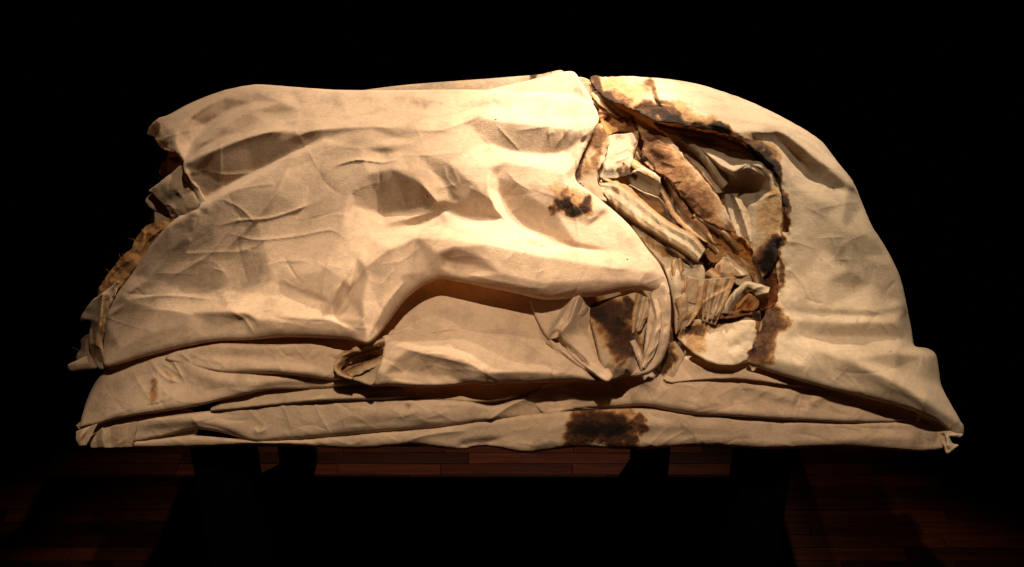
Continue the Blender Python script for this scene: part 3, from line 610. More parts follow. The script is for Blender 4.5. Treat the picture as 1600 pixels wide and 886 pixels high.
ribbon('pinched_fold', [(908, 468, 50), (892, 502, 50), (878, 522, 46), (898, 556, 50), (942, 596, 54)], [(920, 482, 38), (910, 510, 38), (904, 530, 40), (922, 556, 46), (952, 592, 52)], (-4, 6, 3, -5), 2, (0, 0, 0), M_CREAM, None, .3)
ribbon('pinched_fold', [(852, 534, 40), (872, 552, 44), (900, 572, 48), (936, 592, 50)], [(868, 528, 38), (886, 546, 44), (908, 566, 46), (944, 594, 50)], (-3, 5, -3), 2, (0, 0, 0), M_CREAM, None, .3)
ribbon('pinched_fold', [(994, 457, 56), (986, 488, 58), (985, 522, 58)], [(1018, 467, 48), (1014, 490, 50), (1002, 516, 50)], (0, 6, -7, 5, 0), 2.5, (.5, .15, .2), M_TAN, None, .4)
ribbon('pinched_fold', [(983, 534, 62), (994, 558, 62), (1001, 580, 56)], [(993, 530, 56), (1004, 554, 56), (1008, 576, 52)], (-2, 4, -3), 2, (.1, .05, .1), M_CREAM, None, .3)
ribbon('pinched_fold', [(1012, 466, 58), (1020, 500, 56), (1012, 540, 56), (1000, 570, 54)], [(1026, 462, 62), (1034, 500, 60), (1026, 545, 60), (1008, 578, 56)], (-5, 5, -2), 2, (.1, .05, .0), M_CREAM, None, .3)
sheet('folded_scrap', [(1022, 575, 4), (1030, 555, 4), (1045, 535, 4), (1062, 535, 4), (1072, 552, 4), (1062, 575, 4), (1052, 593, 3), (1038, 590, 4)],
      [(1030, 570, 20), (1060, 545, 14), (1050, 588, 28)], [('c', [(1050, 592), (1052, 570), (1062, 548)], 7, 4)], char=[([(1040, 545), (1045, 570)], 12, .75)], mat=M_TAN, step=1.2)

# --- the scorched hollow between the two big panels
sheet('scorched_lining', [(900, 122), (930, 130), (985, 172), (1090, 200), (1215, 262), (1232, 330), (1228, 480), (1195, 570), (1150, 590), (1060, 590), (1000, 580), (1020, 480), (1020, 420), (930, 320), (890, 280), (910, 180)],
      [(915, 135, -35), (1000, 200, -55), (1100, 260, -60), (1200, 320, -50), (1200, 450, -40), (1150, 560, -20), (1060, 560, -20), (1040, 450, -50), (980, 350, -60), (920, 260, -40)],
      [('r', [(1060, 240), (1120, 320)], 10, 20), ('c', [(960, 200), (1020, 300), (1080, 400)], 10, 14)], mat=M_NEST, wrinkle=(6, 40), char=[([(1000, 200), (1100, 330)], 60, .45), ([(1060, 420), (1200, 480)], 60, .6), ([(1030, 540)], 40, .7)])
sheet('inner_panel', [(1035, 195, 1.4), (1080, 200, 1.4), (1130, 210, 0.9), (1175, 228, 0.9), (1214, 265), (1222, 295), (1226, 330), (1224, 360), (1216, 395), (1204, 425), (1190, 432), (1175, 410), (1152, 385), (1135, 350), (1120, 310), (1095, 270), (1065, 235)],
      None, [('c', [(1180, 318), (1202, 306), (1222, 300)], 2.5, 2.5)],
      char=[([(1212, 385), (1196, 410), (1204, 425)], 20, .97), ([(1195, 390), (1180, 410)], 22, .55), ([(1224, 320), (1224, 370)], 8, .5), ([(1170, 235), (1195, 250), (1214, 275)], 10, .8), ([(1210, 310), (1200, 370)], 22, .24), ([(1060, 200), (1150, 222)], 10, .5)],
      mat=M_PALE, tear=1.2, wrinkle=(1.6, 36), sub=3, step=1.2, net=INNER_NET, boost=2.0, sig=2, label='pale inner panel with a blackened right edge')
sheet('pale_fold', [(1040, 212, 1.4), (1068, 232, 1.4), (1095, 250, 1.8), (1116, 262, 2.7), (1130, 282, 3.1), (1131, 300, 2.7), (1118, 302, 1.8), (1098, 288, 1.4), (1070, 258, 1.4), (1048, 232, 1.4)], [(1060, 235, -14), (1120, 285, 0), (1090, 262, -6)],
      [('r', [(1070, 240), (1100, 262), (1122, 290)], 6, 12)], mat=M_PALE, sub=2, step=1.2, wrinkle=(1.5, 30))
sheet('scorched_strip', [(1188, 428), (1200, 410), (1215, 388), (1217, 430), (1215, 468), (1206, 480), (1192, 486), (1183, 478), (1190, 450)], [(1200, 400, 4), (1210, 460, 6), (1190, 475, -4)], [('r', [(1200, 410), (1196, 470)], -4, 8)],
      char=[([(1205, 410), (1200, 470)], 22, .56), ([(1206, 405), (1196, 440)], 7, .85)], mat=M_OCHRE, tear=1.2, sub=2, step=1.2)
sheet('scorched_strip', [(1060, 232, 0.9), (1084, 262, 0.9), (1112, 295, 0.9), (1132, 325, 0.9), (1150, 362, 0.9), (1140, 366), (1118, 354), (1098, 343), (1078, 322), (1062, 302), (1046, 280), (1022, 268), (1006, 254), (1001, 238), (1006, 222), (994, 198), (979, 181), (1000, 186), (1025, 202), (1045, 215)],
      [(990, 185, 8), (1010, 230, 8), (1040, 230, 14), (1060, 280, 14), (1100, 310, 14), (1140, 360, 8), (1090, 330, 10)],
      [('r', [(1000, 200), (1040, 240), (1080, 290), (1130, 350)], 5, 16, None, (0, 0)), ('c', [(1050, 285), (1068, 282)], 2.5, 2), ('c', [(1058, 292), (1074, 304)], 2.5, 2), ('c', [(1028, 250), (1060, 262)], 2, 3), ('r', [(1010, 235), (1035, 255)], -4, 8)],
      char=[([(1012, 228), (1055, 272), (1105, 335)], 34, .44), ([(990, 190), (1020, 215)], 20, .2), ([(1100, 330), (1140, 358)], 20, .3), ([(1005, 250), (1045, 282), (1080, 325)], 6, .8), ([(985, 185), (1000, 230)], 6, .6), ([(1120, 350), (1145, 362)], 5, .45)],
      mat=M_CREAM, tear=1.5, wrinkle=(2.4, 26), sub=2, step=1.2, label='long strip scorched brown along its lower edge')
sheet('turned_flap', [(1098, 342), (1118, 350), (1142, 362), (1158, 370), (1172, 382), (1181, 400), (1186, 418), (1180, 424, 0.9), (1158, 420, 1.4), (1136, 408, 1.4), (1120, 388, 1.4), (1108, 362, 0.9)],
      [(1110, 350, 0), (1150, 370, 12), (1182, 410, 8), (1150, 412, -8), (1125, 385, -10)], [('c', [(1112, 356), (1140, 385), (1170, 415)], -5, 9)],
      char=[([(1105, 345), (1150, 366), (1182, 408)], 7, .62), ([(1150, 390), (1160, 410)], 18, .15)], mat=M_OCHRE, tear=1, sub=2, step=1.1, label='ochre underside of a turned flap')
sheet('pale_scrap', [(984, 288, 0.9), (1006, 300, 1.4), (1030, 308, 1.4), (1042, 325, 1.4), (1051, 352, 0.9), (1040, 352), (1010, 338), (988, 318), (975, 300)], [(990, 300, -14), (1040, 335, -6), (1020, 320, -8)], [('r', [(1000, 305), (1035, 335)], 4, 10)], mat=M_PALE, sub=2, step=1.2, dirt_shade=[([(985, 300)], 12, .5)])
sheet('folded_band', [(985, 272, 0.9), (998, 262, 1.4), (1014, 266, 1.4), (1031, 277, 1.4), (1032, 306, 0.9), (1012, 302, 0.9), (990, 293, 0.9), (983, 282, 0.9)], [(990, 270, 0), (1030, 282, 4), (1010, 298, -10), (1028, 303, -6)], [('a', [(990, 268), (1010, 272), (1031, 284)], 6, 7, 9, (0, 0))], mat=M_PALE, sub=2, step=1.1, char=[([(986, 268), (998, 272)], 7, .6), ([(990, 294), (1030, 306)], 4, .2)])
sheet('folded_band', [(951, 212, 0.9), (975, 209, 1.4), (1001, 204), (996, 222), (991, 242), (985, 262), (984, 274, 0.9), (962, 279, 1.4), (938, 280, 1.4), (934, 268, 1.8), (942, 250, 1.4), (948, 230, 0.9)], [(960, 215, 2), (998, 206, 4), (985, 260, 2), (940, 265, 6), (960, 240, 6)],
      [('c', [(955, 255), (975, 248), (992, 238)], 3, 3), ('r', [(940, 262), (965, 262)], 5, 8), ('c', [(960, 242), (985, 230)], 2, 2)], mat=M_PALE, sub=2, step=1.1, tear=.5, dirt_shade=[([(945, 270), (980, 275)], 14, .6)], char=[([(978, 264), (986, 272)], 8, .7), ([(985, 262), (1000, 206)], 3, .4)], label='stiff pale folded band')
sheet('charred_scrap', [(984, 225), (996, 228), (1008, 245), (1010, 262), (1004, 270, 0.9), (992, 262, 0.9), (986, 250)], [(990, 235, -12), (1004, 262, -8)], [('c', [(990, 232), (1004, 258)], 5, 3)], mat=M_NEST, sub=2, step=1.1, char=[([(992, 240), (1000, 260)], 10, .5)])
sheet('scorched_edge', [(938, 192), (944, 205), (951, 214), (950, 232), (944, 250), (936, 266, 0.9), (932, 282, 0.9), (942, 300, 0.9), (952, 318, 0.9), (935, 312, 0.9), (915, 298, 0.9), (896, 280, 0.9), (900, 258, 0.9), (912, 232, 0.9), (924, 210, 0.9)], [(940, 200, 18), (945, 240, 14), (905, 265, 26), (930, 290, 22), (945, 312, 24)],
      [('r', [(936, 205), (925, 250), (918, 285)], 5, 12), ('c', [(908, 242), (922, 248)], 3, 2), ('c', [(925, 225), (942, 230)], 3, 3)], mat=M_NEST, tear=1.6, sub=2, step=1.2, wrinkle=(2.6, 20),
      char=[([(936, 205), (938, 225)], 16, .5), ([(912, 245), (908, 270)], 10, .62), ([(925, 262)], 10, .3), ([(942, 240), (934, 260)], 8, .4)], label='mottled brown scorched edge beside the front panel')
sheet('ochre_curl', [(934, 168), (944, 176), (958, 184), (966, 176), (978, 182), (985, 190), (996, 200), (1003, 215), (990, 208, 0.9), (970, 205, 0.9), (952, 212, 0.9), (944, 205, 0.9), (936, 188, 0.9)], [(940, 175, 6), (960, 190, -4), (985, 192, 8), (995, 208, 2), (950, 208, 0)],
      [('r', [(946, 184), (952, 192)], -10, 5), ('r', [(966, 184), (976, 188)], -9, 4), ('c', [(955, 180), (960, 195)], 6, 4), ('c', [(950, 205), (975, 196), (996, 204)], 5, 5)], mat=M_OCHRE, tear=1, sub=2, step=1.0, char=[([(936, 170), (950, 184)], 5, .55), ([(970, 180), (1000, 205)], 4, .6), ([(945, 190)], 6, .6)])
sheet('pale_scrap', [(925, 158, 0.9), (934, 154, 0.9), (950, 160, 1.4), (965, 170, 0.9), (974, 180, 0.9), (960, 184, 0.9), (940, 174, 0.9)], [(935, 160, 0), (965, 176, 4)], [('c', [(932, 160), (965, 178)], 3, 5)], mat=M_CREAM, sub=2, step=1.0, char=[([(940, 165)], 8, .2)])
sheet('pale_scrap', [(906, 130, 0.9), (922, 128, 0.9), (930, 138, 0.9), (934, 150, 0.9), (918, 156, 0.9), (908, 148, 0.9)], [(915, 138, -22), (928, 148, -14)], [('c', [(922, 130), (920, 152)], -6, 3)], mat=M_NEST, sub=2, step=1.0, char=[([(924, 150)], 8, .5)])
# long roll across the hollow
sheet('dark_fold', [(950, 318, 1.4), (985, 342, 1.4), (1030, 368, 1.4), (1075, 400, 1.4), (1086, 412, 1.4), (1070, 416, 1.4), (1030, 400, 1.4), (1000, 375, 1.4), (965, 342, 1.4)], [(970, 335, 2), (1030, 380, 0), (1075, 408, 4)], [('r', [(980, 345), (1070, 405)], -6, 6)], mat=M_NEST, sub=2, step=1.2, char=[([(970, 335), (1080, 410)], 12, .65)])
# pocket and stiff flaps at the foot of the hollow
sheet('hanging_fold', [(985, 350, 1.8), (1010, 362, 1.4), (1040, 386, 1.4), (1066, 400, 0.9), (1080, 412, 0.9), (1098, 414, 1.4), (1102, 430, 1.8), (1098, 458, 2.2), (1086, 490, 2.2), (1070, 520, 1.8), (1055, 522, 1.8), (1054, 490, 2.2), (1048, 455, 2.2), (1036, 415, 1.8), (1010, 385, 1.8)],
      [(1000, 362, 10), (1050, 405, 12), (1090, 425, 18), (1065, 470, 20), (1065, 510, 22), (1092, 470, 10)],
      [('a', [(1050, 408), (1056, 440), (1062, 500)], 9, 8, 14, (1, 0)), ('r', [(1066, 425), (1068, 470)], -8, 6), ('c', [(1050, 400), (1075, 416), (1098, 414)], 5, 3), ('r', [(1082, 430), (1080, 470)], -5, 7)], mat=M_GREY, sub=2, step=1.1, wrinkle=(2, 26), char=[([(1010, 370), (1060, 404)], 9, .35), ([(1066, 404), (1080, 414)], 5, .6)])
sheet('torn_scrap', [(1113, 430), (1120, 412), (1132, 402), (1142, 412), (1150, 430), (1138, 436), (1120, 436)], [(1125, 420, 14), (1145, 428, 18)], [('c', [(1130, 404), (1126, 434)], 5, 4)], mat=M_NEST, tear=1.2, sub=2, step=1.0, char=[([(1120, 425)], 8, .35)])
sheet('ochre_curl', [(1100, 380), (1112, 378), (1128, 382), (1136, 392), (1132, 402), (1120, 412), (1108, 406), (1101, 394)], [(1110, 384, -4), (1130, 392, 6), (1115, 404, -6)], [('r', [(1108, 388), (1122, 398)], -7, 6)], mat=M_OCHRE, tear=.8, sub=2, step=1.0, char=[([(1104, 380), (1134, 388)], 3, .5)])
sheet('pale_scrap', [(1150, 420, 1.4), (1170, 418, 1.4), (1186, 422, 1.4), (1182, 440, 1.4), (1160, 448, 1.4), (1146, 440, 1.4)], [(1150, 430, -4), (1180, 430, -2)], [('r', [(1155, 430), (1180, 432)], 5, 8)], mat=M_PALE, sub=2, step=1.1, char=[([(1170, 435)], 14, .2)])
sheet('ochre_curl', [(1142, 488), (1156, 470), (1170, 458), (1186, 470, 0.9), (1184, 482, 0.9), (1168, 488, 0.9), (1150, 491, 0.9)], [(1150, 484, 18), (1170, 464, 22), (1182, 480, 12)], [('c', [(1150, 486), (1162, 470), (1172, 460)], 8, 3), ('r', [(1168, 476), (1176, 482)], -6, 5)], mat=M_OCHRE, sub=2, step=1.0, char=[([(1170, 478)], 10, .35), ([(1144, 489), (1170, 489)], 4, .5)])
sheet('charred_scrap', [(1092, 494), (1110, 490), (1140, 488), (1168, 489), (1186, 486), (1190, 500, 0.9), (1160, 508, 0.9), (1120, 518, 0.9), (1094, 510, 0.9)], [(1100, 500, 22), (1180, 494, 14), (1130, 506, 18)], [('r', [(1110, 500), (1160, 496)], -4, 6)], mat=M_NEST, tear=1.5, sub=2, step=1.0, char=[([(1095, 500), (1150, 495)], 14, .6), ([(1150, 492), (1186, 495)], 12, .85)])
sheet('rounded_fold', [(1056, 524), (1064, 512), (1078, 500), (1092, 498), (1106, 508, 0.9), (1116, 513, 0.9), (1136, 506, 2.7), (1160, 500, 3.6), (1186, 502, 1.4), (1184, 522, 0.9), (1176, 545, 1.4), (1166, 564, 3.6), (1145, 572, 5.0), (1118, 570, 5.0), (1090, 558, 5.0), (1068, 540, 3.6)],
      [(1065, 522, 26), (1090, 510, 30), (1115, 520, 30), (1165, 512, 40), (1178, 540, 44), (1140, 545, 52), (1100, 540, 44)],
      [('r', [(1128, 535), (1150, 522), (1176, 516)], 6, 9), ('r', [(1135, 548), (1160, 535)], -6, 6), ('r', [(1140, 560), (1164, 548)], 5, 7), ('c', [(1096, 500), (1112, 516), (1136, 508)], -6, 5), ('r', [(1130, 520), (1150, 512)], -4, 6)],
      char=[([(1064, 520), (1085, 512), (1098, 520)], 16, .62), ([(1076, 508), (1080, 516)], 7, .95), ([(1095, 530), (1085, 545)], 16, .32), ([(1185, 505), (1172, 555)], 5, .6)], mat=M_PALE, tear=1.3, wrinkle=(2.0, 40), sub=3, step=1.1, gain=.45, label='rounded belly of cloth scorched at its left tip')
sheet('under_fold', [(1046, 574, 1.4), (1068, 556, 1.8), (1090, 560, 1.8), (1130, 572, 2.2), (1175, 566, 2.2), (1240, 585, 1.8), (1320, 606, 1.8), (1300, 612, 1.8), (1230, 602, 2.7), (1150, 592, 3.1), (1090, 594, 2.7), (1050, 598, 1.8), (1036, 592, 1.4)],
      [(1050, 585, 26), (1080, 570, 20), (1130, 580, 32), (1200, 588, 36), (1300, 608, 32)], [('a', [(1050, 590), (1075, 566), (1100, 572), (1160, 582), (1240, 596)], 7, 9, 10, (1, 1))], mat=M_CREAM, sub=2, step=1.3, char=[([(1045, 580)], 8, .3)])

ribbon('rim_underside', [(1020, 190, 22), (1060, 200, 26), (1110, 208, 28), (1160, 226, 28), (1205, 262, 24)], [(1030, 202, -6), (1060, 214, -6), (1100, 224, 0), (1150, 240, 6), (1190, 256, 12)], (0, -6, -4, 0), 3, (.8, .25, .3), M_OCHRE)
ribbon('draped_strip', [(1050, 212, -4), (1080, 236, 4), (1105, 264, 8), (1126, 298, 2)], [(1068, 205, -4), (1098, 226, 8), (1122, 250, 14), (1140, 284, 8)], (-6, 5, 8, 2, -8), 3, (.15, .05, .2), M_PALE)
ribbon('draped_strip', [(1118, 256, 14), (1142, 275, 22), (1168, 268, 24), (1194, 280, 20)], [(1112, 238, 4), (1144, 252, 10), (1172, 246, 14), (1206, 264, 14)], (-6, 4, 7, 3, -2), 3, (.1, .06, .35), M_PALE)
ribbon('draped_strip', [(1126, 304, -12), (1132, 340, -10), (1150, 384, -4)], [(1152, 302, -4), (1168, 332, 2), (1180, 376, 4)], (-4, 5, -5, 6, -2), 3, (.2, .08, .2), M_PALE)
ribbon('narrow_strip', [(1060, 250, -2), (1082, 276, 2), (1104, 306, 2), (1122, 338, 0)], [(1072, 244, 0), (1096, 268, 6), (1118, 300, 6), (1134, 332, 4)], (0, 5, -4, 2), 3, (.4, .2, .3), M_CREAM)
ribbon('draped_strip', [(1006, 240, -14), (1014, 262, -10), (1026, 285, -8), (1036, 310, -4), (1050, 338, 2), (1072, 360, 6), (1102, 378, 8)], [(1018, 250, -12), (1040, 272, -6), (1060, 304, 2), (1084, 338, 6), (1104, 357, 9), (1118, 381, 9)], (4, 2, -12, -10, 2, 3), 3.5, (.5, .16, .35), M_CREAM, 'strip draped down the middle of the hollow')
ribbon('draped_strip', [(1000, 246, -22), (1012, 268, -20), (1024, 296, -20), (1038, 322, -16), (1056, 346, -12)], [(1012, 240, -18), (1030, 268, -14), (1042, 296, -12), (1056, 326, -8), (1066, 346, -8)], (0, 5, -3, 0), 3, (.4, .2, .5), M_NEST)
ribbon('draped_strip', [(1096, 376, -2), (1116, 394, -4), (1134, 412, -2), (1150, 432, 2)], [(1114, 372, 2), (1134, 390, 0), (1156, 410, 4), (1180, 428, 6)], (0, 3, -4, 0), 3, (.4, .16, .3), M_PALE)
ribbon('rolled_strip', [(938, 302, 18), (958, 327, 22), (985, 348, 22), (1015, 366, 22), (1052, 389, 24), (1088, 413, 24)], [(936, 284, 12), (965, 285, 12), (990, 300, 12), (1020, 326, 14), (1050, 349, 18), (1085, 367, 22), (1102, 390, 22)], (-8, 2, 6, 1, 4, -2), 3.5, (.85, .12, .3), M_GREY, 'long rolled strip lying diagonally in the hollow', .5)
ribbon('narrow_strip', [(984, 258, 4), (994, 266, 6), (1008, 274, 8), (1030, 284, 6)], [(988, 246, -4), (1002, 256, 0), (1016, 264, 2), (1034, 274, 2)], (0, 4, -2), 2, (.5, .1, .3), M_CREAM)
ribbon('narrow_strip', [(938, 282, 14), (952, 300, 12), (970, 314, 14), (990, 326, 10)], [(944, 278, 10), (966, 284, 6), (984, 292, 4), (1000, 312, 2)], (0, -6, 3, 0), 2, (.3, .05, .3), M_GREY)
ribbon('narrow_strip', [(1040, 386, 20), (1062, 402, 22), (1082, 416, 24)], [(1046, 376, 14), (1070, 392, 14), (1092, 410, 16)], (0, -6, 0), 2, (.4, .75, .5), M_NEST)
ribbon('narrow_strip', [(1080, 340, 6), (1104, 356, 6), (1130, 372, 4), (1152, 396, 2)], [(1086, 332, 8), (1112, 346, 8), (1140, 360, 8), (1164, 384, 8)], (0, 4, 0), 2, (.6, .25, .2), M_NEST)
ribbon('narrow_strip', [(1100, 428, 18), (1116, 440, 22), (1120, 462, 24)], [(1112, 418, 14), (1130, 430, 20), (1134, 452, 22)], (0, 4, 0), 2, (.3, .2, .5), M_NEST)
ribbon('narrow_strip', [(1150, 404, 0), (1166, 418, 4), (1178, 440, 6), (1182, 462, 6)], [(1168, 402, 4), (1184, 414, 8), (1192, 438, 10), (1192, 466, 8)], (0, -5, 3), 2.5, (.4, .35, .75), M_NEST)
ribbon('narrow_strip', [(922, 146, 2), (934, 160, 8), (950, 174, 8), (966, 184, 8)], [(932, 142, -2), (946, 152, 2), (962, 166, 4), (978, 180, 6)], (0, -5, 4), 2, (.3, .2, .4), M_CREAM)

ribbon('hanging_flap', [(1048, 408, 20), (1050, 440, 22), (1056, 480, 26), (1060, 514, 26)], [(1066, 402, 20), (1070, 440, 18), (1072, 478, 22), (1068, 516, 26)], (0, 5, -7, 3, 0), 3, (.3, .18, .35), M_NEST)
ribbon('stiff_flap', [(1073, 431, 32), (1071, 450, 28), (1069, 471, 24)], [(1092, 436, 34), (1091, 455, 30), (1088, 475, 26)], (0, 2, 1), 1, (.2, .08, .2), M_NEST, 'small rectangular flap like a pocket', .3)
ribbon('stiff_flap', [(1055, 466, 36), (1061, 490, 36), (1058, 519, 32)], [(1106, 437, 30), (1100, 472, 28), (1078, 507, 28)], (4, -4, -9, -8, 0, 4), 2.5, (.3, .16, .4), M_NEST, None, .4)
ribbon('stiff_flap', [(1102, 436, 36), (1099, 464, 34), (1098, 502, 32)], [(1150, 433, 30), (1137, 464, 32), (1117, 508, 30)], (3, -6, 4, -7, 3, -5, 2), 2.5, (.25, .14, .3), M_NEST, 'stiff brownish flap standing upright', .5)
ribbon('curled_band', [(1126, 489, 28), (1134, 470, 34), (1148, 454, 38), (1164, 440, 38), (1182, 442, 36), (1203, 449, 30)], [(1142, 491, 24), (1150, 479, 28), (1161, 465, 30), (1172, 456, 30), (1184, 466, 28), (1198, 467, 26)], (-3, 5, 6, 0, -6), 4, (.1, .04, .25), M_GREY, 'curled pale band above the belly of cloth', .6)
ribbon('narrow_strip', [(1140, 462, 28), (1132, 476, 28), (1122, 492, 28)], [(1128, 458, 26), (1122, 474, 26), (1114, 496, 26)], (0, 4, -2), 3, (.2, .05, .3), M_GREY)
ribbon('narrow_strip', [(1096, 496, 30), (1116, 500, 30), (1142, 496, 28), (1176, 492, 24)], [(1098, 486, 26), (1118, 490, 26), (1142, 488, 24), (1174, 484, 20)], (0, -4, 2), 3, (.6, .5, .4), M_NEST)

# --- right panel
sheet('right_panel', [(921, 121), (950, 120, 2), (985, 119, 8), (1008, 121, 8), (1040, 123, 12), (1080, 129, 14), (1120, 140, 16), (1165, 156, 18), (1215, 179, 20), (1258, 203, 20), (1285, 222, 18), (1308, 252, 18), (1332, 282, 18), (1346, 314, 18), (1362, 352, 18), (1386, 390, 18), (1406, 432, 18), (1416, 472, 18), (1424, 515, 16), (1429, 540, 10), (1448, 544, 10), (1462, 553, 12), (1467, 578, 12), (1471, 603, 10), (1486, 632, 8), (1504, 664, 5), (1503, 680, 3), (1490, 678, 3), (1472, 664, 6), (1440, 648, 8), (1400, 634, 9), (1330, 616, 10), (1270, 601, 10), (1218, 586, 10), (1180, 573, 8), (1168, 566, 4), (1176, 545), (1184, 520), (1190, 500), (1200, 484), (1213, 470), (1215, 430), (1216, 395), (1219, 366), (1232, 362), (1228, 340), (1224, 310), (1217, 280), (1204, 258), (1186, 240), (1160, 222), (1128, 208), (1092, 201), (1055, 194), (1020, 187), (996, 175), (970, 164), (950, 156), (936, 144)],
      None, [('s', [(1040, 170), (1022, 150), (1010, 134), (1006, 119)], 7, 30, 2, (1, 0)), ('c', [(1362, 488), (1385, 515), (1400, 540)], 3, 4), ('c', [(1378, 486), (1400, 512), (1412, 536)], 3, 4), ('c', [(1172, 206), (1205, 207), (1220, 204)], 4, 4)],
      char=[([(936, 142), (985, 173), (1055, 193), (1128, 207), (1186, 239), (1214, 275), (1224, 320)], 10, .82), ([(930, 122), (938, 140), (952, 152)], 14, .72), ([(960, 150), (985, 160)], 12, .46), ([(1000, 167), (1040, 176), (1080, 195)], 12, .6), ([(1040, 190), (1090, 200)], 7, .98), ([(1012, 130), (1030, 152), (1050, 170)], 8, .5), ([(1050, 164), (1090, 184), (1105, 195)], 13, .3), ([(1120, 204), (1160, 222), (1200, 255), (1214, 270)], 9, .95), ([(1170, 222), (1205, 248)], 16, .5), ([(1190, 238), (1214, 268)], 9, .95), ([(1226, 325), (1224, 355)], 7, .6), ([(1202, 488), (1200, 520), (1186, 552)], 25, .66), ([(1190, 505), (1180, 545)], 8, .8), ([(1222, 500), (1205, 545)], 12, .5), ([(1217, 366), (1215, 468)], 6, .6), ([(1175, 566), (1205, 560)], 12, .45), ([(960, 130), (1000, 145)], 26, .22)],
      dirt_shade=[([(1325, 395), (1360, 410)], 24, .35), ([(1215, 275), (1240, 290)], 16, .3), ([(1340, 560)], 40, .15), ([(1310, 408)], 3, .9), ([(1280, 402)], 2.5, 1), ([(1395, 555)], 3, 1), ([(1342, 502)], 3, 1), ([(1303, 298)], 3.5, 1)], mat=M_PALE, tear=1.8, wrinkle=(1.8, 100), step=1.5, net=RIGHT_NET, boost=2.3, sig=3.6, creases=(130, 60, 55, 1.1), label='pale right panel with a ragged charred inner edge')
sheet('folded_corner', [(1436, 650, 4), (1470, 664, 4), (1492, 676, 3), (1505, 678, 2), (1500, 684, 2), (1484, 682, 2), (1488, 692, 2), (1498, 696, 2), (1480, 709, 2), (1474, 696, 3), (1466, 680, 4), (1446, 668, 4)], [(1445, 656, 14), (1480, 676, 16), (1500, 680, 22), (1484, 705, 22), (1470, 682, 12)],
      [('c', [(1478, 676), (1480, 690), (1484, 704)], 8, 3), ('r', [(1472, 676), (1478, 696)], -8, 3), ('c', [(1480, 680), (1500, 680)], 6, 3)], mat=M_PALE, step=1.0)

# --- top ridge behind the front panel
sheet('back_fold', [(535, 150, 6), (560, 142, 8), (640, 132, 8), (760, 123, 8), (845, 116, 8), (862, 112, 5), (880, 111, 3), (888, 140, 4), (860, 160, 4), (700, 165, 4), (560, 165, 4)], [(560, 150, -12), (700, 140, -14), (860, 120, -10), (800, 155, -8)], [('r', [(600, 142), (780, 132)], 4, 12)], mat=M_TAN, char=[([(830, 122), (836, 124)], 3, .8), ([(850, 116), (862, 114)], 5, .9)], dirt_shade=[([(560, 148), (700, 138), (850, 124)], 40, .55)])  # long dark band and tan cloth paint the ridge's shade into its colour
sheet('back_fold', [(738, 146, 4), (790, 134, 6), (840, 122, 6), (868, 114, 6), (896, 112, 4), (908, 128, 3), (922, 150, 3), (926, 166, 3), (860, 168, 3), (770, 160, 3)], [(760, 146, -4), (890, 118, 6), (915, 150, 16), (840, 150, 6)], [('r', [(800, 140), (870, 126)], 4, 14), ('r', [(890, 145), (912, 150)], -5, 9), ('c', [(896, 113), (908, 140), (922, 160)], 3, 6)], mat=M_CREAM, step=1.5)

# --- small things at the left end
sheet('torn_scrap', [(252, 254), (268, 246), (284, 244), (288, 258, 2), (262, 277, 2), (255, 280), (249, 266)], [(258, 262, -30), (282, 252, -22)], [('c', [(264, 248), (260, 272)], 4, 3)], mat=M_TAN, step=1.1, tear=.6, char=[([(280, 250)], 10, .6)])
sheet('torn_scrap', [(226, 314, 3), (238, 302, 3), (256, 312, 3), (272, 334, 2), (268, 342), (252, 335, 2), (234, 326, 2)], [(232, 315, -8), (262, 332, -4)], [('c', [(236, 308), (262, 336)], -3, 3)], mat=M_TAN, step=1.1, tear=.6, dirt_shade=[([(250, 330)], 14, .6)], char=[([(255, 336)], 6, .5)])
sheet('turned_cuff', [(232, 298, 2), (248, 286, 3), (268, 270, 4), (287, 256, 3), (300, 275, 2), (315, 300, 2), (326, 326, 2), (300, 340, 2), (270, 343), (262, 328), (240, 306, 2)], [(238, 298, 4), (285, 262, 14), (310, 320, 12), (275, 336, 6), (275, 300, 12)],
      [('r', [(250, 294), (290, 300)], 4, 14), ('c', [(284, 262), (298, 290), (314, 320)], -4, 2.5), ('r', [(262, 318), (280, 300)], -3, 9)], mat=M_TAN, step=1.2, tear=.4, dirt_shade=[([(262, 305), (280, 300)], 14, .6), ([(288, 300)], 5, 1), ([(258, 290)], 10, .4)], char=[([(266, 336), (276, 342)], 6, .6), ([(240, 305), (262, 328)], 5, .4)], label='turned cuff with dirty marks at the left end')
sheet('ochre_strip', [(282, 340, 2), (258, 345), (232, 350), (222, 360), (212, 372), (205, 388), (190, 402), (176, 418), (164, 436), (152, 458), (162, 470, 3), (176, 462, 3), (196, 440, 3), (220, 410, 3), (245, 375, 3), (270, 350, 2)],
      [(275, 345, 4), (235, 358, -4), (205, 400, -4), (165, 450, 0), (240, 370, -2)], [('c', [(228, 352), (222, 378), (190, 420)], 6, 5), ('r', [(240, 365), (205, 405)], -7, 9), ('c', [(270, 346), (235, 372), (200, 415)], 5, 4)], mat=M_OCHRE, step=1.1, tear=.7, char=[([(230, 352), (205, 385), (165, 440)], 3, .3)], label='ochre torn strip down the left side')
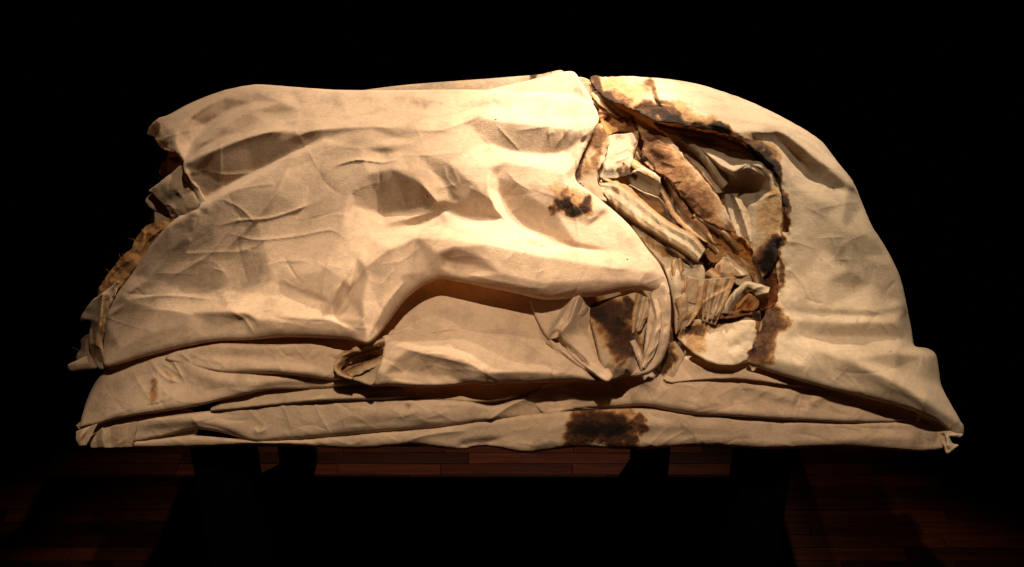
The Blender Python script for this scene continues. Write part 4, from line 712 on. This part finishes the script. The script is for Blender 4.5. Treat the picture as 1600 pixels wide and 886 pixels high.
sheet('twisted_strip', [(176, 446, 3), (186, 438, 3), (180, 462, 4), (168, 486, 4), (164, 520, 4), (160, 536, 4), (165, 560, 4), (162, 578, 3), (150, 572, 3), (142, 556, 3), (138, 530, 4), (142, 505, 4), (134, 500), (124, 502), (130, 488), (146, 468, 3)],
      [(170, 455, 10), (155, 490, 14), (150, 530, 18), (158, 565, 14), (130, 498, 2)], [('c', [(160, 460), (156, 500), (150, 535)], 8, 6, None, (0, 0)), ('r', [(146, 500), (144, 540)], -6, 4), ('c', [(140, 534), (158, 545), (162, 570)], 7, 4)], mat=M_TAN, step=1.1, tear=.8, char=[([(165, 460), (160, 520)], 8, .3), ([(140, 535), (155, 560)], 10, .3)], label='twisted strip hanging at the left end')
sheet('rolled_scrap', [(106, 570, 4), (122, 562, 5), (140, 554, 5), (152, 558, 4), (158, 570, 4), (150, 576, 4), (130, 578, 5), (110, 580, 4)], [(112, 574, 8), (150, 565, 10)], [('r', [(108, 574), (150, 565)], 4, 7)], mat=M_TAN, step=1.0)
sheet('torn_scrap', [(126, 530, 3), (140, 522, 3), (146, 540, 3), (142, 558, 3), (124, 566, 3), (118, 556), (126, 545)], [(130, 535, -6), (135, 558, -2)], [('c', [(134, 526), (132, 560)], 4, 4)], mat=M_TAN, step=1.1, tear=.6)

# --- the big front panel, over everything else
sheet('front_panel', [(247, 186), (262, 180, 6), (300, 160, 14), (350, 141, 16), (400, 132, 18), (450, 135, 16), (520, 140, 14), (590, 141, 12), (740, 140, 12), (830, 143, 12), (880, 147, 10), (910, 153, 8), (928, 165, 8), (936, 186, 4), (924, 214, 4), (908, 248, 3), (899, 280, 3), (928, 304, 8), (960, 330, 12), (988, 357, 15), (1012, 390, 18), (1030, 412, 18), (1042, 438, 16), (1046, 460, 10), (1025, 456, 14), (985, 453, 16), (940, 462, 18), (900, 466, 20), (850, 468, 20), (800, 457, 18), (755, 448, 14), (715, 440, 10), (688, 436, 10), (660, 447, 14), (632, 470, 16), (606, 505, 14), (588, 528, 8), (573, 537, 4), (545, 531, 12), (500, 528, 16), (440, 527, 16), (390, 531, 12), (340, 533, 14), (280, 544, 12), (220, 559, 12), (165, 573, 6), (161, 548, 8), (164, 515, 8), (168, 484, 8), (185, 456, 8), (208, 425, 8), (232, 388, 8), (258, 356, 6), (277, 340, 3), (296, 332), (312, 320), (300, 292), (286, 262), (287, 252), (276, 240), (262, 237), (248, 228), (240, 214), (230, 211), (234, 198)],
      None,
      [('s', [(30, 496), (200, 390), (270, 347), (310, 322), (360, 293), (410, 267), (456, 242), (520, 214)], 9, 60, 1.6, (0, 1)), ('c', [(508, 269), (530, 257), (560, 250), (600, 254), (620, 248), (642, 233)], 5, 2.6), ('c', [(460, 240), (432, 300), (400, 342), (340, 404)], 4, 5), ('c', [(440, 222), (496, 203), (580, 198), (640, 201)], 4, 5), ('c', [(640, 204), (690, 203), (748, 181), (795, 148)], 4.5, 5), ('c', [(655, 283), (680, 312), (693, 327)], 5, 5), ('c', [(598, 350), (640, 341), (693, 327)], 4, 4), ('c', [(764, 262), (762, 295), (776, 330), (812, 362)], 4.5, 6), ('c', [(560, 400), (536, 436), (505, 492)], 4.5, 6),
       ('c', [(548, 450), (572, 418), (610, 388), (650, 370), (710, 364)], 4.5, 7), ('c', [(925, 165), (890, 200), (860, 240)], 3, 5), ('c', [(932, 195), (905, 222), (892, 262)], 4, 6), ('c', [(573, 535), (600, 480), (640, 430)], 4, 4), ('c', [(573, 535), (588, 500), (604, 456)], 3, 3), ('c', [(398, 525), (382, 498), (358, 487)], 6, 5), ('c', [(750, 356), (850, 384), (960, 402)], 3.5, 6), ('c', [(286, 255), (330, 236), (400, 211), (470, 200)], 4, 5), ('c', [(250, 440), (330, 395), (400, 300)], 2.5, 4), ('c', [(180, 470), (260, 462), (350, 470)], 2.5, 4), ('c', [(700, 420), (780, 440), (860, 452)], 3, 6), ('c', [(330, 357), (370, 345), (420, 341), (470, 325), (510, 303)], 2.8, 2.4), ('c', [(345, 360), (400, 375), (470, 368), (520, 360), (555, 388)], 2, 2.4), ('c', [(340, 308), (375, 325), (405, 355)], 2, 2.4), ('c', [(592, 250), (596, 320), (598, 345)], -1.5, 3), ('c', [(882, 150), (880, 200), (882, 240)], -1.5, 2.5), ('c', [(855, 150), (860, 240)], 1.3, 2.5), ('c', [(888, 300), (900, 340), (906, 382)], 1.5, 2), ('c', [(285, 262), (300, 285), (315, 300)], 2.5, 2)],
      char=[([(877, 316), (882, 322)], 12, .85), ([(893, 324), (902, 326)], 12, .86), ([(888, 308), (893, 326)], 8, .8), ([(914, 317), (918, 322)], 12, .8), ([(880, 300), (905, 315)], 24, .24), ([(884, 288), (886, 300)], 6, .4), ([(236, 208), (248, 218), (256, 226)], 12, .62), ([(250, 218), (268, 236)], 8, .4), ([(905, 255), (900, 280)], 4, .3), ([(285, 250), (275, 240)], 6, .5), ([(810, 380), (850, 385)], 10, .12)],
      dirt_shade=[([(320, 450), (360, 455), (398, 430), (402, 400)], 22, .42), ([(400, 405), (395, 440)], 7, .6), ([(650, 155), (662, 158)], 10, .6), ([(684, 163)], 6, .5), ([(600, 232)], 14, .45), ([(745, 165), (780, 158)], 10, .4), ([(370, 360), (410, 350)], 24, .3), ([(476, 237)], 3, 1), ([(475, 280)], 20, .25), ([(640, 310), (690, 350)], 30, .25), ([(600, 310)], 30, .2), ([(525, 160)], 14, .3), ([(830, 388)], 3, .8), ([(840, 388)], 2.5, 1), ([(430, 472)], 3, .6)],  # smudges and specks, plus soft darker patches on some dents
      mat=M_CREAM, tear=.8, wrinkle=(1.6, 110), step=1.5, net=FRONT_NET, boost=1.45, creases=(210, 150, 40, 1.15), label='large front panel of cream canvas with soft dents')

# --- loose threads standing off the torn edges
def threads():
    rt = np.random.default_rng(5); V, Fc, ch = [], [], []
    for k in rt.permutation(len(FRAY))[:420]:
        p, d, c = FRAY[k]; d = d / (np.linalg.norm(d) + 1e-9); L_ = rt.uniform(.002, .007) * (1 if rt.random() < .9 else 2)
        dirv = d + rt.normal(0, .5, 3); side = np.cross(dirv, rt.normal(0, 1, 3)); side = side / (np.linalg.norm(side) + 1e-9) * .00022
        up = np.cross(side, dirv); up = up / (np.linalg.norm(up) + 1e-9) * .00022; curl = rt.normal(0, .35, 3); n0 = len(V)
        for t in (0, .33, .66, 1):
            q = p + L_ * t * (dirv + curl * t) - np.array(bundle.location)
            for o_ in (side + up, -side + up, -up): V.append(q + o_ * (1.1 - .6 * t)); ch.append(c * .8)
        for s_ in range(3):
            for e in range(3): a = n0 + s_ * 3; Fc.append((a + e, a + (e + 1) % 3, a + 3 + (e + 1) % 3, a + 3 + e))
    me = bpy.data.meshes.new('loose_threads'); me.from_pydata([tuple(v) for v in V], [], Fc); me.update()
    at = me.attributes.new('char', 'FLOAT', 'POINT'); at.data.foreach_set('value', np.array(ch, np.float32)); me.materials.append(M_TAN)
    o = bpy.data.objects.new('loose_threads', me); COL.objects.link(o); o.parent = bundle; o['kind'] = 'stuff'
threads()

# ------------------------------------------------------------------ table
def plain_mat(name, col, rough, grain=0.0, spec=.4):
    m = bpy.data.materials.new(name); t = nodes(m); N = t.nodes.new; L = t.links.new
    out = N('ShaderNodeOutputMaterial'); pb = N('ShaderNodeBsdfPrincipled'); L(pb.outputs[0], out.inputs[0])
    co = N('ShaderNodeTexCoord'); n = N('ShaderNodeTexNoise'); n.inputs['Scale'].default_value = 30; n.inputs['Detail'].default_value = 5
    L(co.outputs['Object'], n.inputs['Vector'])
    rp = N('ShaderNodeValToRGB'); L(n.outputs['Fac'], rp.inputs[0])
    rp.color_ramp.elements[0].color = (*[c * .75 for c in col], 1); rp.color_ramp.elements[1].color = (*[c * 1.2 for c in col], 1)
    L(rp.outputs[0], pb.inputs['Base Color']); pb.inputs['Roughness'].default_value = rough; pb.inputs['Specular IOR Level'].default_value = spec
    return m
M_BLACK = plain_mat('black_table_paint', (.0012, .0011, .001), .85, spec=.03)
def box_mesh(name, sx, sy, sz, bev=.003):
    import bmesh
    bm = bmesh.new(); bmesh.ops.create_cube(bm, size=1)
    for v in bm.verts: v.co.x *= sx; v.co.y *= sy; v.co.z *= sz
    bmesh.ops.bevel(bm, geom=bm.edges[:], offset=bev, segments=1, affect='EDGES')
    me = bpy.data.meshes.new(name); bm.to_mesh(me); bm.free(); return me
table = bpy.data.objects.new('display_table', None); COL.objects.link(table); table.location = (0, 1.72, 0)
table['label'] = 'low black table with square legs under the canvas heap'; table['category'] = 'table'
def tpart(name, size, loc):
    me = box_mesh(name, *size); me.materials.append(M_BLACK)
    o = bpy.data.objects.new(name, me); COL.objects.link(o); o.parent = table; o.location = loc
tpart('tabletop', (1.24, .71, .030), (0, .045, .4685))
for lx, ly, s in ((.405, -.265, .08), (-.463, -.265, .085), (.290, .175, .074), (-.450, .175, .068)):
    tpart('leg', (s, s, .452), (lx, ly, .2265))

# ------------------------------------------------------------------ floor
def wood_mat(name):
    m = bpy.data.materials.new(name); t = nodes(m); N = t.nodes.new; L = t.links.new
    out = N('ShaderNodeOutputMaterial'); pb = N('ShaderNodeBsdfPrincipled'); L(pb.outputs[0], out.inputs[0])
    co = N('ShaderNodeTexCoord'); oi = N('ShaderNodeObjectInfo'); mp = N('ShaderNodeMapping'); mp.inputs['Scale'].default_value = (1.2, 14, 1)
    ad = N('ShaderNodeVectorMath'); ad.operation = 'ADD'; L(co.outputs['Object'], ad.inputs[0])
    sc = N('ShaderNodeVectorMath'); sc.operation = 'SCALE'; sc.inputs[0].default_value = (7, 3, 5); L(oi.outputs['Random'], sc.inputs['Scale']); L(sc.outputs[0], ad.inputs[1])
    L(ad.outputs[0], mp.inputs['Vector'])
    n = N('ShaderNodeTexNoise'); n.inputs['Scale'].default_value = 6; n.inputs['Detail'].default_value = 7; n.inputs['Roughness'].default_value = .65; n.inputs['Distortion'].default_value = .8
    L(mp.outputs[0], n.inputs['Vector'])
    rp = N('ShaderNodeValToRGB'); L(n.outputs['Fac'], rp.inputs[0]); e = rp.color_ramp.elements
    e[0].position = .3; e[0].color = (.008, .0014, .0005, 1); e[1].position = .72; e[1].color = (.030, .0065, .0022, 1)
    hs = N('ShaderNodeHueSaturation'); L(rp.outputs[0], hs.inputs['Color'])
    mr = N('ShaderNodeMapRange'); L(oi.outputs['Random'], mr.inputs[0]); mr.inputs[3].default_value = .35; mr.inputs[4].default_value = 1.9
    L(mr.outputs[0], hs.inputs['Value']); L(hs.outputs[0], pb.inputs['Base Color'])
    pb.inputs['Roughness'].default_value = .7; pb.inputs['Specular IOR Level'].default_value = .04
    bp = N('ShaderNodeBump'); bp.inputs['Strength'].default_value = .3; bp.inputs['Distance'].default_value = .001; L(n.outputs['Fac'], bp.inputs['Height']); L(bp.outputs[0], pb.inputs['Normal'])
    return m
M_WOOD = wood_mat('dark_parquet')
fm = bpy.data.meshes.new('floor'); fm.from_pydata([(-30, -5, -.012), (30, -5, -.012), (30, 60, -.012), (-30, 60, -.012)], [], [(0, 1, 2, 3)]); fm.materials.append(plain_mat('dark_floor', (.012, .006, .004), .8, spec=.1))
floor = bpy.data.objects.new('floor', fm); COL.objects.link(floor); floor['kind'] = 'structure'
PW = .036; variants = {}
for row in range(17):
    x = -1.15 + random.uniform(-.3, 0); yy = 1.50 + row * PW
    while x < 1.2:
        ln = random.choice((.22, .28, .34, .42))
        if ln not in variants:
            variants[ln] = box_mesh('plank', ln - .0012, PW - .0010, .012, .0006); variants[ln].materials.append(M_WOOD)
        o = bpy.data.objects.new('plank', variants[ln]); COL.objects.link(o); o.parent = floor
        o.location = (x + ln / 2, yy, -.0055 + random.uniform(-.0003, .0003)); x += ln
